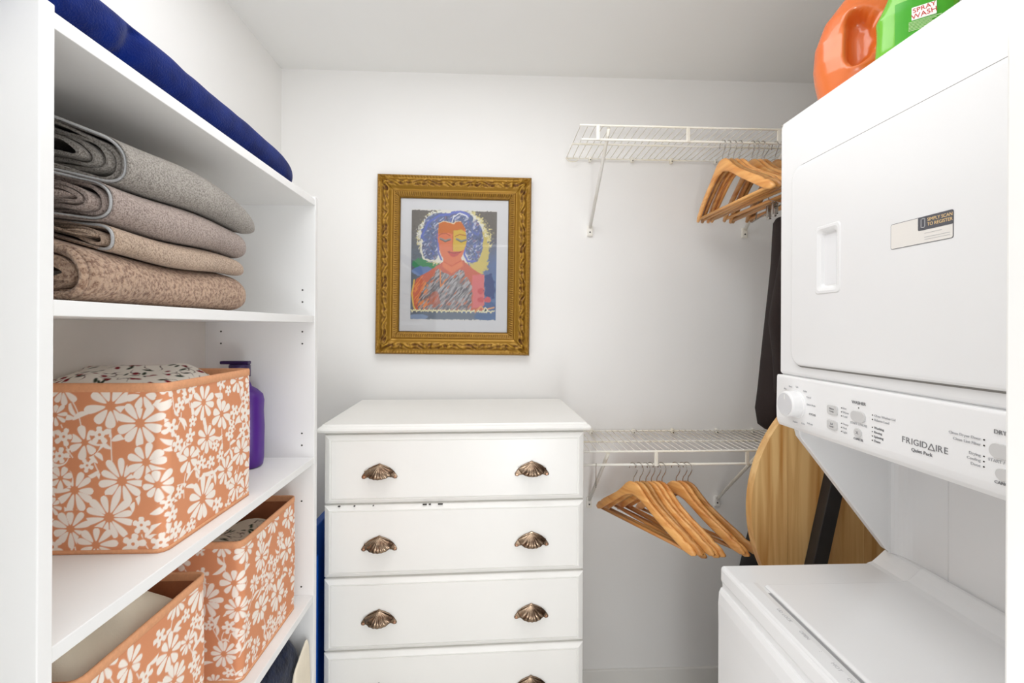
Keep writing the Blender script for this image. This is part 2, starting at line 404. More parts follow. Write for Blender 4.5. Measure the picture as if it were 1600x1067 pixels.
# towels: nested U-shaped folds, open at the near end
def boundary(kind, x, y):
    # stack boundaries measured at the front fold (x=-0.485) and 8 cm behind it
    tab = {0: (1.5085, 1.5085), 1: (1.566, 1.590), 2: (1.610, 1.618), 3: (1.664, 1.680), 4: (1.722, 1.752)}[kind]
    s = np.clip((-0.485 - x) / 0.083, -0.2, 1.6)
    z = tab[0] + (tab[1] - tab[0]) * s
    if kind == 4: z = z + 0.010 * np.exp(-((y - 0.78) / 0.1) ** 2) - 0.034 * np.clip((y - 0.86) / 0.12, 0, 1) ** 2 * np.clip(1 - s * 0.2, 0, 1)
    if kind in (1, 2, 3): z = z + 0.003 * np.sin(y * 22 + kind)
    return z
def towel(kind, y0, y1, xf, m, edge, label, th=0.006, layers=4, seed=0, dx=0.012):
    xb = -0.745
    root = thing('bath_towel', label, 'towel', (-0.6, 0.78, fl(boundary(kind - 1, -0.485, 0.8)) if kind > 1 else 1.508), group='folded bath towels')
    rs = random.Random(seed)
    for k in range(layers):
        nj = 46 if k == 0 else 14
        ya = y0 + (0 if k == 0 else rs.uniform(0.002, 0.012)); yb = y1 if k == 0 else y1 - 0.03 * k
        R = []; ph = rs.uniform(0, 6)
        for j in range(nj):
            y = ya + (yb - ya) * j / (nj - 1)
            endr = np.clip((y - (y1 - 0.07)) / 0.07, 0, 1) if k == 0 else 0
            xfk = xf - k * dx - (0.003 if k else 0) * rs.random() - 0.030 * endr ** 3 + 0.004 * math.sin(y * 17 + seed)
            outer = []
            n1, n2 = 14, 14
            gap = 0.0008
            def halfpath(sign, inner):
                pts = []
                for q in range(n1 + n2):
                    if q < n1: x = xb + (xfk - 0.03 - xb) * q / n1
                    else: x = None
                    if x is None:
                        a = (q - n1) / (n2 - 1) * PI / 2; x = xfk - 0.03 + 0.03 * math.sin(a); fac = math.cos(a) ** 0.8 if a < PI / 2 - 1e-6 else 0
                    else: fac = 1
                    lo = fl(boundary(kind - 1, x, y)); hi = fl(boundary(kind, x, y)); mid = (lo + hi) / 2; h = (hi - lo) / 2 - gap
                    h = h - k * (th + 0.0012) ; h = max(h, 0.0015)
                    h *= (1 - 0.35 * endr ** 3)
                    if inner:
                        h = max(h - th, 0.0004); xx = x - th * (1 if q >= n1 else 0)
                        if q >= n1: xx = xfk - 0.03 + (0.03 - th) * math.sin((q - n1) / (n2 - 1) * PI / 2)
                    else: xx = x
                    wv = (0.0022 * math.sin(x * 60 + ph) * (1 if k else 0.3)) if 0 < k else 0
                    pts.append((xx, mid + sign * h * fac + wv))
                return pts
            up_o = halfpath(1, False); lo_o = halfpath(-1, False); up_i = halfpath(1, True); lo_i = halfpath(-1, True)
            ring = up_o + lo_o[::-1][1:] + lo_i + up_i[::-1][1:]
            yy = y + (0.010 * (-1) if False else 0)
            R.append([(x - root.location[0], yy - root.location[1] + (0.012 * math.sin(x * 25 + seed + k) if j == 0 else 0), z - root.location[2]) for x, z in ring])
        mb = MB().rings(R)
        o = mb.build('outer_fold' if k == 0 else 'inner_fold', m, root)
        if k == 0:
            R0 = np.array(R[0]); 
            # woven hem along the near edge of the outermost layer
            ring = [Vector(p) for p in R[0]]
            half = [v + Vector((0, -0.001, 0)) for v in ring[:55]]
            mid = [Vector(((ring[i].x + ring[-1 - i].x) / 2, ring[i].y - 0.001, (ring[i].z + ring[-1 - i].z) / 2)) for i in range(55)]
            MB().tube(mid, th * 0.40, 6).build('hem', edge, root, 'pale woven hem')
    return root
T4 = terry_mat('tan_plush', (218, 184, 156), (146, 108, 86), 210, 1.0, 0.006)
T3 = terry_mat('beige_terry', (214, 188, 164), (154, 128, 108), 420, 0.8)
T2 = terry_mat('taupe_terry', (196, 178, 168), (134, 116, 108), 420, 0.8)
T1 = terry_mat('grey_terry', (184, 177, 168), (122, 114, 106), 420, 0.8)
E1 = mat('grey_hem', (176, 176, 176), 0.9, var=0.2, scale=500); E4 = T4
towel(1, 0.575, 0.945, -0.487, T4, E4, 'thick tan plush towel at the very bottom of the towel stack', 0.014, 2, 4, 0.02)
towel(2, 0.604, 0.945, -0.488, T3, E1, 'beige folded towel second from the bottom of the stack', 0.005, 4, 3, 0.013)
towel(3, 0.592, 0.955, -0.486, T2, E1, 'taupe folded towel second from the top of the stack', 0.0046, 5, 2, 0.011)
towel(4, 0.612, 0.985, -0.484, T1, E1, 'grey folded towel on the very top of the towel stack', 0.0050, 5, 1, 0.013)

# ------------------------------------------------------------------ floral bins
def flowers_random(u0, u1, v0, v1, seed, n=900, out=None):
    rs = random.Random(seed); out = out if out is not None else []
    for _ in range(n):
        r = rs.choice([0.036, 0.032, 0.028, 0.024, 0.018]) if _ < 500 else rs.choice([0.014, 0.011])
        u, v = rs.uniform(u0, u1), rs.uniform(v0, v1)
        if all(math.hypot(u - a, v - b) > (r + c) * 0.90 for a, b, c, *_r in out):
            out.append((u, v, r, rs.choice([8, 9, 10, 11]) if r > 0.016 else 5, rs.uniform(0, 6)))
    return out

def paint_flowers(U, V, fl_, seed):
    C = np.zeros_like(U); cen = np.zeros_like(U)
    rs = random.Random(seed)
    def sm(d, w=0.0006): return np.clip(0.5 - d / (2 * w), 0, 1)
    def win(u, v, r): return np.where((np.abs(U - u) < r) & (np.abs(V - v) < r))
    def leaf(u, v, a, L, w):
        I = win(u, v, L * 1.1)
        if len(I[0]) == 0: return
        dx, dy = U[I] - u, V[I] - v; p = dx * math.cos(a) + dy * math.sin(a); q = -dx * math.sin(a) + dy * math.cos(a)
        q = q - 0.12 * L * np.sin(np.clip(p / L, 0, 1) * PI)
        W = w * np.sin(np.clip(p / L, 0, 1) ** 0.8 * PI) ** 0.8
        d = np.where((p > 0) & (p < L), np.abs(q) - W, 0.01)
        C[I] = np.maximum(C[I], sm(d))
    def stem(u, v, a, L, bend):
        I = win(u, v, L * 1.2)
        if len(I[0]) == 0: return
        dx, dy = U[I] - u, V[I] - v; p = dx * math.cos(a) + dy * math.sin(a); q = -dx * math.sin(a) + dy * math.cos(a)
        d = np.where((p > 0) & (p < L), np.abs(q - bend * np.sin(np.clip(p / L, 0, 1) * PI)) - 0.0008, 0.01)
        C[I] = np.maximum(C[I], sm(d))
    # stems and leaves first, kept clear of the flowers by a cut-out ring
    for (u, v, r, n, ph) in fl_:
        if r > 0.012:
            a = -PI / 2 + rs.uniform(-0.5, 0.5); stem(u, v, a, r * 2.6, rs.uniform(-0.006, 0.006))
            for _ in range(3):
                aa = rs.uniform(0, 2 * PI); leaf(u + math.cos(a) * r * rs.uniform(1.3, 2.2), v + math.sin(a) * r * rs.uniform(1.3, 2.2), aa, rs.uniform(0.018, 0.034), rs.uniform(0.0030, 0.0048))
    for (u, v, r, n, ph) in fl_:
        I = win(u, v, r * 1.25)
        if len(I[0]) == 0: continue
        dx, dy = U[I] - u, V[I] - v; rr = np.hypot(dx, dy)
        C[I] *= np.clip((rr - r * 0.93) / 0.001, 0, 1)
        best = np.full(rr.shape, 1.0)
        for k in range(n):
            a = ph + 2 * PI * k / n + rs.uniform(-0.08, 0.08); L = r * rs.uniform(0.86, 1.12); p0 = r * (0.20 if n > 5 else 0.12)
            p = dx * math.cos(a) + dy * math.sin(a); q = -dx * math.sin(a) + dy * math.cos(a)
            t = np.clip((p - p0) / (L - p0), 0, 1)
            wmax = r * math.sin(PI / n) * (0.74 * rs.uniform(0.85, 1.1) if n > 5 else 0.63)
            W = wmax * np.power(t, 0.62) * np.sqrt(np.clip(1 - t ** 5, 0, 1)) * 1.05
            d = np.where((p > p0) & (p < L), np.abs(q) - W, 0.01)
            best = np.minimum(best, d)
        if n <= 6:
            best = np.where(rr < r * 0.5, -1, best)
        C[I] = np.maximum(C[I], sm(best))
        c = r * (0.14 if n > 5 else 0.13)
        if n > 5:
            C[I] = np.where(rr < c, 0.0, C[I]); 
            ring = np.clip(1 - np.abs(rr - c * 1.25) / (c * .2), 0, 1)
            C[I] *= 1 - ring
        else: C[I] *= np.clip((rr - c) / 0.0008, 0, 1)
    return C

B_OR, B_WH = lin((216, 146, 106)), lin((243, 234, 224))
def fabric_bin(loc, wx, wy, h, label, flist, seed, res, fine_u):
    """loc = base centre; outside size wx (x) by wy (y); u=0 at the near-front corner, u>0 along the front face (+x side), u<0 along the near end"""
    root = thing('storage_bin', label, 'storage bin', loc, 0, 'floral fabric storage bins')
    hx, hy, r = wx / 2, wy / 2, 0.013
    # perimeter as arc length: start at near-front corner centre of arc; front face goes +y, then far end -x, back -y, near end +x
    segs = []; arc = PI / 2 * r
    def pos(u):
        per = 2 * (wx + wy - 4 * r) + 4 * arc
        s = (u + arc / 2) % per
        A = [('c', hx - r, -hy + r, -90), ('l', (hx, -hy + r), (0, 1), wy - 2 * r), ('c', hx - r, hy - r, 0), ('l', (hx - r, hy), (-1, 0), wx - 2 * r),
             ('c', -hx + r, hy - r, 90), ('l', (-hx, hy - r), (0, -1), wy - 2 * r), ('c', -hx + r, -hy + r, 180), ('l', (-hx + r, -hy), (1, 0), wx - 2 * r)]
        for a in A:
            L = arc if a[0] == 'c' else a[3]
            if s <= L + 1e-9:
                if a[0] == 'c':
                    an = math.radians(a[3]) + s / r; return (a[1] + r * math.cos(an), a[2] + r * math.sin(an), math.cos(an), math.sin(an))
                return (a[1][0] + a[2][0] * s, a[1][1] + a[2][1] * s, a[2][1], -a[2][0])
            s -= L
        return (hx - r, -hy, 0, -1)
    per = 2 * (wx + wy - 4 * r) + 4 * arc
    us = list(np.arange(fine_u[0], fine_u[1], res)) + list(np.arange(fine_u[1], per + fine_u[0] - 0.002, 0.004))
    vs = np.arange(0.0, h - 0.012, res)
    P0 = np.array([pos(u) for u in us])
    U, V = np.meshgrid(np.array(us), vs)
    Uw = np.where(U > fine_u[1] + 0.25, U - per, U)
    C = paint_flowers(Uw, V, flist, seed)
    X = np.broadcast_to(P0[:, 0], U.shape); Y = np.broadcast_to(P0[:, 1], U.shape)
    NX = np.broadcast_to(P0[:, 2], U.shape); NY = np.broadcast_to(P0[:, 3], U.shape)
    bulge = 0.0025 * np.sin(V / h * PI)
    Pt = np.stack([X + NX * bulge, Y + NY * bulge, V + 0.0015], -1)
    col = B_OR[None, None] * (1 - C[..., None]) + B_WH[None, None] * C[..., None]
    link('fabric_shell', grid_mesh('shell', Pt, col, True), M_flor, root)
    # binding round the rim, lining, bottom board
    uu = np.linspace(0, per, 140, endpoint=False); Q = [pos(u) for u in uu]
    prof = [(0.0005, -0.014), (0.002, -0.013), (0.0022, -0.003), (0.0010, 0.0), (-0.0020, 0.0), (-0.0032, -0.003), (-0.0032, -0.014)]
    MB().rings([[(x + nx * a, y + ny * a, h + b - 0.0) for (x, y, nx, ny) in Q] for a, b in prof], caps=False).build('rim_binding', M_peach, root, 'peach stitched rim binding')
    MB().rings([[(x - nx * 0.003, y - ny * 0.003, z) for (x, y, nx, ny) in Q] for z in (h - 0.010, h * 0.5, 0.004)] , caps=False).build('lining', M_liner, root, 'rust brown lining')
    MB().rings([[(x + nx * a, y + ny * a, z) for (x, y, nx, ny) in Q] for a, z in ((0.0, 0.0), (0.0016, 0.0), (0.0016, 0.006), (0.0, 0.006))], caps=False).build('base_piping', M_peach, root, 'peach piping round the base')
    MB().prism([(x - nx * .002, y - ny * .002) for (x, y, nx, ny) in Q], 0.0005, 0.004, 'xy').build('base_board', M_liner, root)
    return root
F1 = [(-0.1485, 0.2517, 0.0253, 9, 1.43), (-0.0773, 0.2259, 0.0372, 9, 3.27), (-0.0328, 0.1996, 0.0351, 10, 2.22), (-0.1141, 0.1705, 0.0244, 7, 3.62), (-0.1454, 0.1795, 0.0137, 5, 3.75), (-0.0928, 0.1822, 0.0149, 5, 0.39), (-0.1509, 0.1501, 0.0131, 5, 0.08), (-0.1289, 0.0974, 0.0313, 10, 5.02), (-0.0588, 0.1109, 0.0357, 11, 1.56), (-0.0231, 0.1396, 0.0298, 9, 1.41), (-0.0786, 0.0549, 0.0372, 12, 5.97), (-0.1357, 0.0379, 0.0298, 10, 2.82), (-0.0987, 0.0123, 0.0298, 9, 5.02), (-0.0307, 0.0424, 0.0149, 5, 2.86), (-0.0435, 0.0129, 0.0179, 5, 3.83), (-0.0065, 0.1044, 0.0244, 8, 0.9), (-0.1494, 0.1162, 0.0179, 7, 3.81), (-0.0301, 0.2441, 0.0232, 7, 5.21), (-0.1631, 0.0104, 0.0164, 5, 3.14), (-0.1633, 0.0737, 0.0149, 8, 4.45), (-0.0033, 0.0138, 0.0149, 5, 4.03), (-0.1651, 0.159, 0.0089, 5, 0.38), (0.089, 0.2158, 0.0286, 9, 4.55), (0.1406, 0.1857, 0.0287, 8, 3.55), (0.0973, 0.1519, 0.0259, 9, 1.81), (0.0502, 0.1286, 0.0241, 7, 0.19), (0.0523, 0.1656, 0.0122, 5, 5.19), (0.0229, 0.1596, 0.0136, 5, 2.84), (0.0291, 0.2213, 0.0125, 5, 4.31), (0.082, 0.1126, 0.0127, 5, 5.27), (0.1084, 0.1063, 0.0124, 5, 4.28), (0.1365, 0.1084, 0.0121, 5, 5.53), (0.122, 0.1318, 0.0112, 5, 2.37), (0.206, 0.098, 0.0301, 9, 4.81), (0.1546, 0.076, 0.0255, 9, 2.67), (0.0876, 0.0474, 0.0397, 11, 5.61), (0.0128, 0.0519, 0.0134, 5, 5.27), (0.0216, 0.0223, 0.0148, 6, 0.58), (0.1897, 0.0346, 0.0265, 9, 0.82), (0.2241, 0.0146, 0.0275, 8, 1.3), (0.1948, 0.2415, 0.0229, 7, 5.79), (0.2405, 0.232, 0.02, 7, 2.62), (0.2193, 0.1723, 0.0203, 5, 3.76), (0.2419, 0.0561, 0.024, 8, 1.81), (0.1665, 0.1421, 0.0148, 5, 3.04), (0.1414, 0.2444, 0.0136, 6, 2.32), (0.1314, 0.02, 0.016, 5, 2.11), (0.058, 0.0138, 0.013, 6, 3.51), (0.1727, 0.1554, 0.0112, 5, 3.51)]
z3 = 1.1285
B1 = (0.28, 0.25, 0.2625)
rs_ = random.Random(5)
F1 = flowers_random(-0.28, 0.75, 0.0, 0.26, 31, 1200, F1)
fabric_bin((-0.507 - 0.14, 0.72 + 0.125, z3), *B1, 'floral storage bin alone on the middle shelf, filled with flowered bedding', F1, 2, 0.00105, (-0.24, 0.245))
z4 = 0.7575
fabric_bin((-0.507 - 0.14, 0.935 + 0.126, z4), 0.28, 0.252, 0.286, 'floral storage bin on the lower shelf, farther one beside the end panel', flowers_random(-0.3, 0.8, 0, 0.28, 12), 3, 0.0014, (-0.22, 0.25))
fabric_bin((-0.507 - 0.14, 0.573 + 0.125, z4), 0.28, 0.25, 0.286, 'floral storage bin on the lower shelf, nearer one heaped with cream cloth', flowers_random(-0.3, 0.8, 0, 0.28, 22), 4, 0.0013, (-0.05, 0.25))

def mound(name, cx, cy, hx, hy, z0, ztop, label, cat, m, seed, paint=None, amp=0.012, fr=10, n=110, bias=None):
    g = np.linspace(-1, 1, n); U, V = np.meshgrid(g, g)
    X = cx + U * hx; Y = cy + V * hy
    edge = (1 - np.abs(U) ** 6) * (1 - np.abs(V) ** 6)
    Z = z0 + (ztop - z0) * np.clip(edge, 0, 1) ** 0.35 + (vnoise(X * fr, Y * fr, seed, 3) * amp - np.abs(vnoise(X * fr * .8 + 9, Y * fr * 1.4, seed + 3, 2)) * amp) * np.clip(edge, 0, 1)
    if bias is not None: Z = Z + bias(X, Y) * np.clip(edge, 0, 1)
    Z = np.maximum(Z, z0)
    C = paint(X, Y) if paint is not None else None
    loc = (cx, cy, z0)
    me = grid_mesh(name, np.stack([X - cx, Y - cy, Z - z0], -1), C)
    o = link(name, me, m); o.location = loc
    sd = o.modifiers.new('solid', 'SOLIDIFY'); sd.thickness = 0.004; sd.offset = -1
    return tag(o, label, cat)
def sprig(base, seed, dens=1.0, reds=True):
    def f(X, Y):
        rs = random.Random(seed); C = np.broadcast_to(lin(base), X.shape + (3,)).copy()
        x0, x1, y0, y1 = X.min(), X.max(), Y.min(), Y.max()
        for _ in range(int(230 * dens)):
            u, v = rs.uniform(x0, x1), rs.uniform(y0, y1)
            k = rs.random()
            if k < 0.28 and reds: c, a, b = lin((130, 26, 38)), rs.uniform(.004, .007), rs.uniform(.003, .005)
            elif k < 0.6: c, a, b = lin((52, 62, 48)), rs.uniform(.005, .008), rs.uniform(.0018, .003)
            else: c, a, b = lin((86, 58, 56)), rs.uniform(.008, .014), .0011
            t = rs.uniform(0, PI); dx, dy = X - u, Y - v; p = dx * math.cos(t) + dy * math.sin(t); q = -dx * math.sin(t) + dy * math.cos(t)
            if b < .0015: q = q - 0.004 * np.sin(p * 300)
            m_ = np.clip(1.5 - ((p / a) ** 2 + (q / b) ** 2), 0, 1)[..., None]
            C = C * (1 - m_) + c * m_
        return C
    return f
mound('flowered_bedding', -0.652, 0.845, 0.125, 0.112, 1.30, 1.398, 'white bedding with dark red sprigs heaped in the middle-shelf bin', 'bedding', M_sheet, 4, sprig((232, 226, 216), 3), 0.016, 9, 190,
      bias=lambda X, Y: 0.012 * np.exp(-((Y - 0.86) / 0.06) ** 2) - 0.03 * np.clip((Y - 0.90) / 0.05, 0, 1))
mound('sprigged_bedding', -0.652, 1.05, 0.130, 0.114, 0.90, 1.034, 'cream bedding with dark twig print inside the farther lower bin', 'bedding', M_sheet, 8, sprig((214, 200, 182), 9, 1.0, False), 0.02, 9, 120,
      bias=lambda X, Y: -0.02 * np.clip((Y - 1.09) / 0.05, 0, 1))
mound('cream_cloth', -0.652, 0.695, 0.130, 0.116, 0.93, 1.064, 'plain cream cloth heaped loosely in the nearer lower bin', 'cloth', M_cream, 15, None, 0.012, 8, 150,
      bias=lambda X, Y: 0.007 * np.sin(X * 48 + Y * 30 + 2.2 * np.sin(Y * 27)) + 0.012 * np.sin(Y * 34 + 1.5 * np.sin(X * 30)) -0.028 * np.clip((Y - 0.73) / 0.06, 0, 1) - 0.01 * np.clip((X + .56) / 0.03, 0, 1))

# purple bottle
def superring(cx, cy, z, rx, ry, p=2.6, n=32):
    out = []
    for k in range(n):
        a = 2 * PI * k / n; c, s = math.cos(a), math.sin(a)
        out.append((cx + rx * math.copysign(abs(c) ** (2 / p), c), cy + ry * math.copysign(abs(s) ** (2 / p), s), z))
    return out
pb = thing('detergent_bottle', 'purple plastic bottle standing behind the middle-shelf bin', 'bottle', (-0.632, 1.155, z3))
prof = [(0, .048, .030), (.004, .053, .035), (.02, .055, .037), (.10, .056, .038), (.14, .054, .037), (.165, .055, .038), (.18, .052, .035), (.192, .040, .028), (.20, .026, .022), (.215, .020, .020), (.235, .020, .020)]
MB().rings([superring(0, 0, z, a, b) for z, a, b in prof]).build('bottle_body', M_purple, pb)
MB().rings([superring(0, 0, z, a, b, 2) for z, a, b in [(.225, .024, .024), (.252, .024, .024), (.256, .022, .022)]]).build('bottle_cap', M_dpurple, pb, 'dark purple cap')
MB().box((-.045, -.008, .256), (.024, .008, .264), .002).build('spout_lever', M_dpurple, pb, 'dark purple lever')

# shelf below: navy knit and cream pouch
R = soft_slab(-0.765, -0.500, 0.84, 1.226, 0.3905, 0.704, 44, 50, 4.2, 0.010, 21, 12)
slab_obj('knit_throw', R, M_navy2, 'dark navy knitted throw bundled on the shelf below the lower bins', 'throw')
R = soft_slab(-0.4965, -0.4815, 1.13, 1.229, 0.3905, lambda y: 0.655 - 0.5 * max(0, 1.21 - y), 30, 24, 2.6, 0.002, 25, 12)
slab_obj('cloth_pouch', R, M_cream, 'cream cloth pouch tucked in front of the navy throw', 'pouch')

# blue board between bookcase and dresser
bb = thing('folded_step_stool', 'bright blue folded panel standing between bookcase and dresser', 'stool', (-0.545, 1.49, 0))
MB().prism(rrect(0, 0.435, 0.17, 0.435, 0.03), -0.012, 0.012, 'yz', 0.003).build('step_panel', M_blue, bb)
MB().tube([(0.022, -0.13, 0.0), (0.022, -0.13, 0.80)], 0.008).tube([(0.022, 0.13, 0.0), (0.022, 0.13, 0.80)], 0.008).build('leg_frame', M_blue, bb)

# ------------------------------------------------------------------ dresser
DR = math.radians(1.7)
dz = 1.192
dr = thing('dresser', 'white painted chest of drawers with bronze shell pulls below the picture', 'dresser', (-0.106, 1.338, 0), DR)
# local: x -0.4..0.4, y 0 (slab front) .. 0.47, body front face at y=0.022
BW = 0.386
MB().box((-BW, 0.030, 0.06), (BW, 0.455, dz - 0.024), 0.002).build('carcass', M_dres, dr)
def slab_profile(grow, z): return [(-0.403 + grow, 0.0 + grow), (0.403 - grow, 0.0 + grow), (0.403 - grow, 0.465), (-0.403 + grow, 0.465)]
S = []
for g, z in ((0.016, dz - 0.026), (0.010, dz - 0.024), (0.003, dz - 0.021), (0.0, dz - 0.015), (0.001, dz - 0.010), (0.006, dz - 0.006), (0.010, dz - 0.0045), (0.012, dz)):
    S.append([(x, y, z) for x, y in slab_profile(g, z)])
MB().rings(S, sm=False).build('dresser_top', M_dres, dr)
MB().box((-BW, 0.05, 0.0), (BW, 0.44, 0.06)).build('plinth', M_dres, dr)

# shell cup pull mesh (local: origin at centre on the drawer face, -y out, z up)
def shell_pull():
    nth, nr = 61, 14
    V = []
    for i in range(nth):
        th = PI * i / (nth - 1)              # 0 = right wing, pi = left wing
        for j in range(nr):
            t = j / (nr - 1)                  # 0 = hinge point at top centre, 1 = outer rim
            # fan from a point near the top spreading down and out
            a = -PI / 2 + (i / (nth - 1) - 0.5) * 2.35
            rib = math.cos((i / (nth - 1) - 0.5) * 2.35 * 21)
            L = 0.0330 + 0.006 * abs(math.sin((i / (nth - 1) - 0.5) * PI)) ** 2
            x = math.cos(a) * L * t * 1.0; z = 0.017 + math.sin(a) * L * t * 0.92
            dome = math.sin(min(t, 1) * PI * 0.62) * 0.022 * (math.cos((i / (nth - 1) - 0.5) * PI * 0.96) ** 0.6)
            y = -0.002 - dome - rib * 0.0009 * t * (1 if t > 0.15 else 0)
            V.append((x, y, z))
    F = [(i * nr + j, (i + 1) * nr + j, (i + 1) * nr + j + 1, i * nr + j + 1) for i in range(nth - 1) for j in range(nr - 1)]
    me = pydata('shell', V, F, True); return me
pull_mesh = shell_pull()
def wing_mesh():
    mb = MB()
    out = [(-0.0425, -0.0085), (-0.0445, -0.0125), (-0.0425, -0.0165), (-0.037, -0.0175), (-0.031, -0.0145), (-0.02, -0.0135), (0.02, -0.0135), (0.031, -0.0145), (0.037, -0.0175), (0.0425, -0.0165),
           (0.0445, -0.0125), (0.0425, -0.0085), (0.036, 0.0005), (0.026, 0.0095), (0.014, 0.0155), (0.005, 0.0185), (0.0, 0.0215), (-0.005, 0.0185), (-0.014, 0.0155), (-0.026, 0.0095), (-0.036, 0.0005)]
    mb.prism(out, -0.0045, -0.0002, 'xz', 0.0012)
    return mb.mesh('wing', True)
wing_m = wing_mesh()
screw_m = MB().disc((0, 0, 0), 0.0032, 1, -0.0022, 14, 0.001).mesh('screw')
knob_m = MB().disc((0, 0, 0), 0.003, 1, -0.006, 12, 0.001).mesh('crown')
for me in (pull_mesh, wing_m): me.materials.append(M_bronze)
M_cop = mat('copper_screw', (196, 150, 124), 0.3, 1.0)
drawer_gaps = [1.164, 0.957, 0.741, 0.525, 0.309, 0.093]
for k in range(5):
    zt, zb = drawer_gaps[k] - 0.003, drawer_gaps[k + 1] + 0.003
    X0, X1 = -BW + 0.001, BW - 0.001
    d = 0.0
    y_face = 0.010; yb = 0.031
    S = []
    proud = 0.0 if k == 0 else 0.0
    for g, y in ((0, yb), (0, 0.019), (0.002, 0.0165), (0.015, 0.0095), (0.0175, 0.0093), (0.0185, 0.0118), (0.0205, 0.0118), (0.022, 0.0085)):
        S.append([(X0 + g, y, zb + g * 0.8), (X1 - g, y, zb + g * 0.8), (X1 - g, y, zt - g * 0.8), (X0 + g, y, zt - g * 0.8)])
    fr = MB().rings(S, sm=False).build('drawer', M_dres, dr)
    for px in (-0.2245, 0.2245):
        zc = (zt + zb) / 2 - 0.006
        h = bpy.data.objects.new('cup_pull', pull_mesh); COL.objects.link(h); h.parent = fr; h.location = (px, 0.0078, zc + 0.0); h.scale = (1.17,) * 3; h['label'] = 'ribbed bronze shell pull'
        sd = h.modifiers.new('s', 'SOLIDIFY'); sd.thickness = 0.0012
        wv = bpy.data.objects.new('pull_plate', wing_m); COL.objects.link(wv); wv.parent = fr; wv.location = (px, 0.0083, zc); wv.scale = (1.17, 1, 1.17); wv['label'] = 'bronze winged pull plate'
        for s in (-1, 1):
            q = link('screw', screw_m, M_cop, fr); q.location = (px + s * 0.0385 * 1.17, 0.0040, zc - 0.0125 * 1.17)
# chipped paint marks along the first gap
ch = MB()
for x, wd in ((-0.30, .004), (-0.345, .006), (-0.245, .003), (-0.1, .012), (-0.082, .006), (-0.055, .014)):
    ch.box((x, 0.0105, 0.9520), (x + wd, 0.0165, 0.9538))
ch.build('paint_chips', M_hole, dr, 'dark chips in the paint', 'stuff')

# ------------------------------------------------------------------ picture
pc = thing('framed_picture', 'ornate gold framed portrait of a curly-haired woman hanging above the dresser', 'picture', (-0.157, 1.8249, 1.725), rot=(0, math.radians(0.55), 0))
HW, HH, FWD = 0.306, 0.3565, 0.092
def side_mesh(L, seed):
    # frame rail along +x centred, outer edge at z=0, going inward to z=-FWD, front towards -y, mitred
    n1 = int(2 * L / 0.0022); m1 = 42
    t = np.linspace(0, 1, m1); s = np.linspace(-1, 1, n1)
    Tt, Ss = np.meshgrid(t, s, indexing='ij')
    half = L - FWD * Tt
    X = Ss * half; Z = -FWD * Tt
    base = np.interp(t, [0, .04, .10, .14, .20, .36, .52, .62, .68, .72, .78, .88, .96, 1.0], [0.018, .030, .031, .026, .027, .036, .033, .024, .022, .028, .026, .022, .018, .010])
    D = np.broadcast_to(base[:, None], X.shape).copy()
    # scrolling acanthus in the broad cove
    band = np.exp(-((Tt - 0.37) / 0.13) ** 4)
    ph = X * 2 * PI / 0.052
    curl = np.sin(ph + 3.2 * (Tt - .37) / .17 * np.sign(np.sin(X * PI / 0.104)) + 1.1 * np.sin(ph * .5)) * np.cos((Tt - .37) / .17 * PI * 0.9 + 1.4 * np.sin(ph))
    D += band * (0.0045 * curl + 0.0022 * vnoise(X * 160 + seed, Tt * 14, seed, 2))
    # small egg and dart on the outer edge, gadroon along the inner edge
    D += np.exp(-((Tt - 0.115) / 0.03) ** 2) * 0.0012 * np.sin(X * 2 * PI / 0.012)
    D += np.exp(-((Tt - 0.83) / 0.055) ** 4) * 0.0022 * np.sin(X * 2 * PI / 0.0088 + Tt * 9)
    # corner leaves radiating from the mitre
    for sgn in (-1, 1):
        cx = sgn * L; r = np.hypot(X - cx * 1.0, Z); a = np.arctan2(-Z, np.abs(X - cx))
        w_ = np.clip(1 - (np.abs(X - cx) - FWD * 0.1) / (FWD * 0.95), 0, 1) * (Tt < .66) * np.clip((Tt - .06) / .06, 0, 1)
        D = D * (1 - w_ * 0.0) + w_ * (0.0030 * np.cos(a * 17) + 0.003 * np.sin(r * 160))
    P = np.stack([X, -D, Z], -1)
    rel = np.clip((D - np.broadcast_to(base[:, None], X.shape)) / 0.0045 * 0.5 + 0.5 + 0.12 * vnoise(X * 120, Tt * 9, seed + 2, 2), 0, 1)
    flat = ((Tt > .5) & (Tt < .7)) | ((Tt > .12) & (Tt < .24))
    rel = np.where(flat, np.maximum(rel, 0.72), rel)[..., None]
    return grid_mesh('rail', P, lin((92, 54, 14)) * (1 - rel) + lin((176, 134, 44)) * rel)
for (ang, L, dx, dzz) in ((0, HW, 0, HH), (180, HW, 0, -HH), (90, HH, HW, 0), (270, HH, -HW, 0)):
    me = side_mesh(L, ang % 7); 
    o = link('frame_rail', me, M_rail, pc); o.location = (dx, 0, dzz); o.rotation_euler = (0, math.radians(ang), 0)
    sd = o.modifiers.new('s', 'SOLIDIFY'); sd.thickness = 0.010; sd.offset = 1
mb = MB(); mb.box((-HW + .004, -0.018, -HH + .004), (HW - .004, -0.0003, -HH + .03)); mb.box((-HW + .004, -0.018, HH - .03), (HW - .004, -0.0003, HH - .004))
mb.box((-HW + .004, -0.018, -HH + .03), (-HW + .03, -0.0003, HH - .03)); mb.box((HW - .03, -0.018, -HH + .03), (HW - .004, -0.0003, HH - .03))
mb.build('frame_backing', M_gold, pc)
MB().box((-0.235, -0.008, -0.285), (0.235, -0.004, 0.285)).build('mat_board', M_mat, pc)
MB().box((-0.228, -0.0145, -0.278), (0.228, -0.013, 0.278)).build('glass_pane', M_glass, pc)

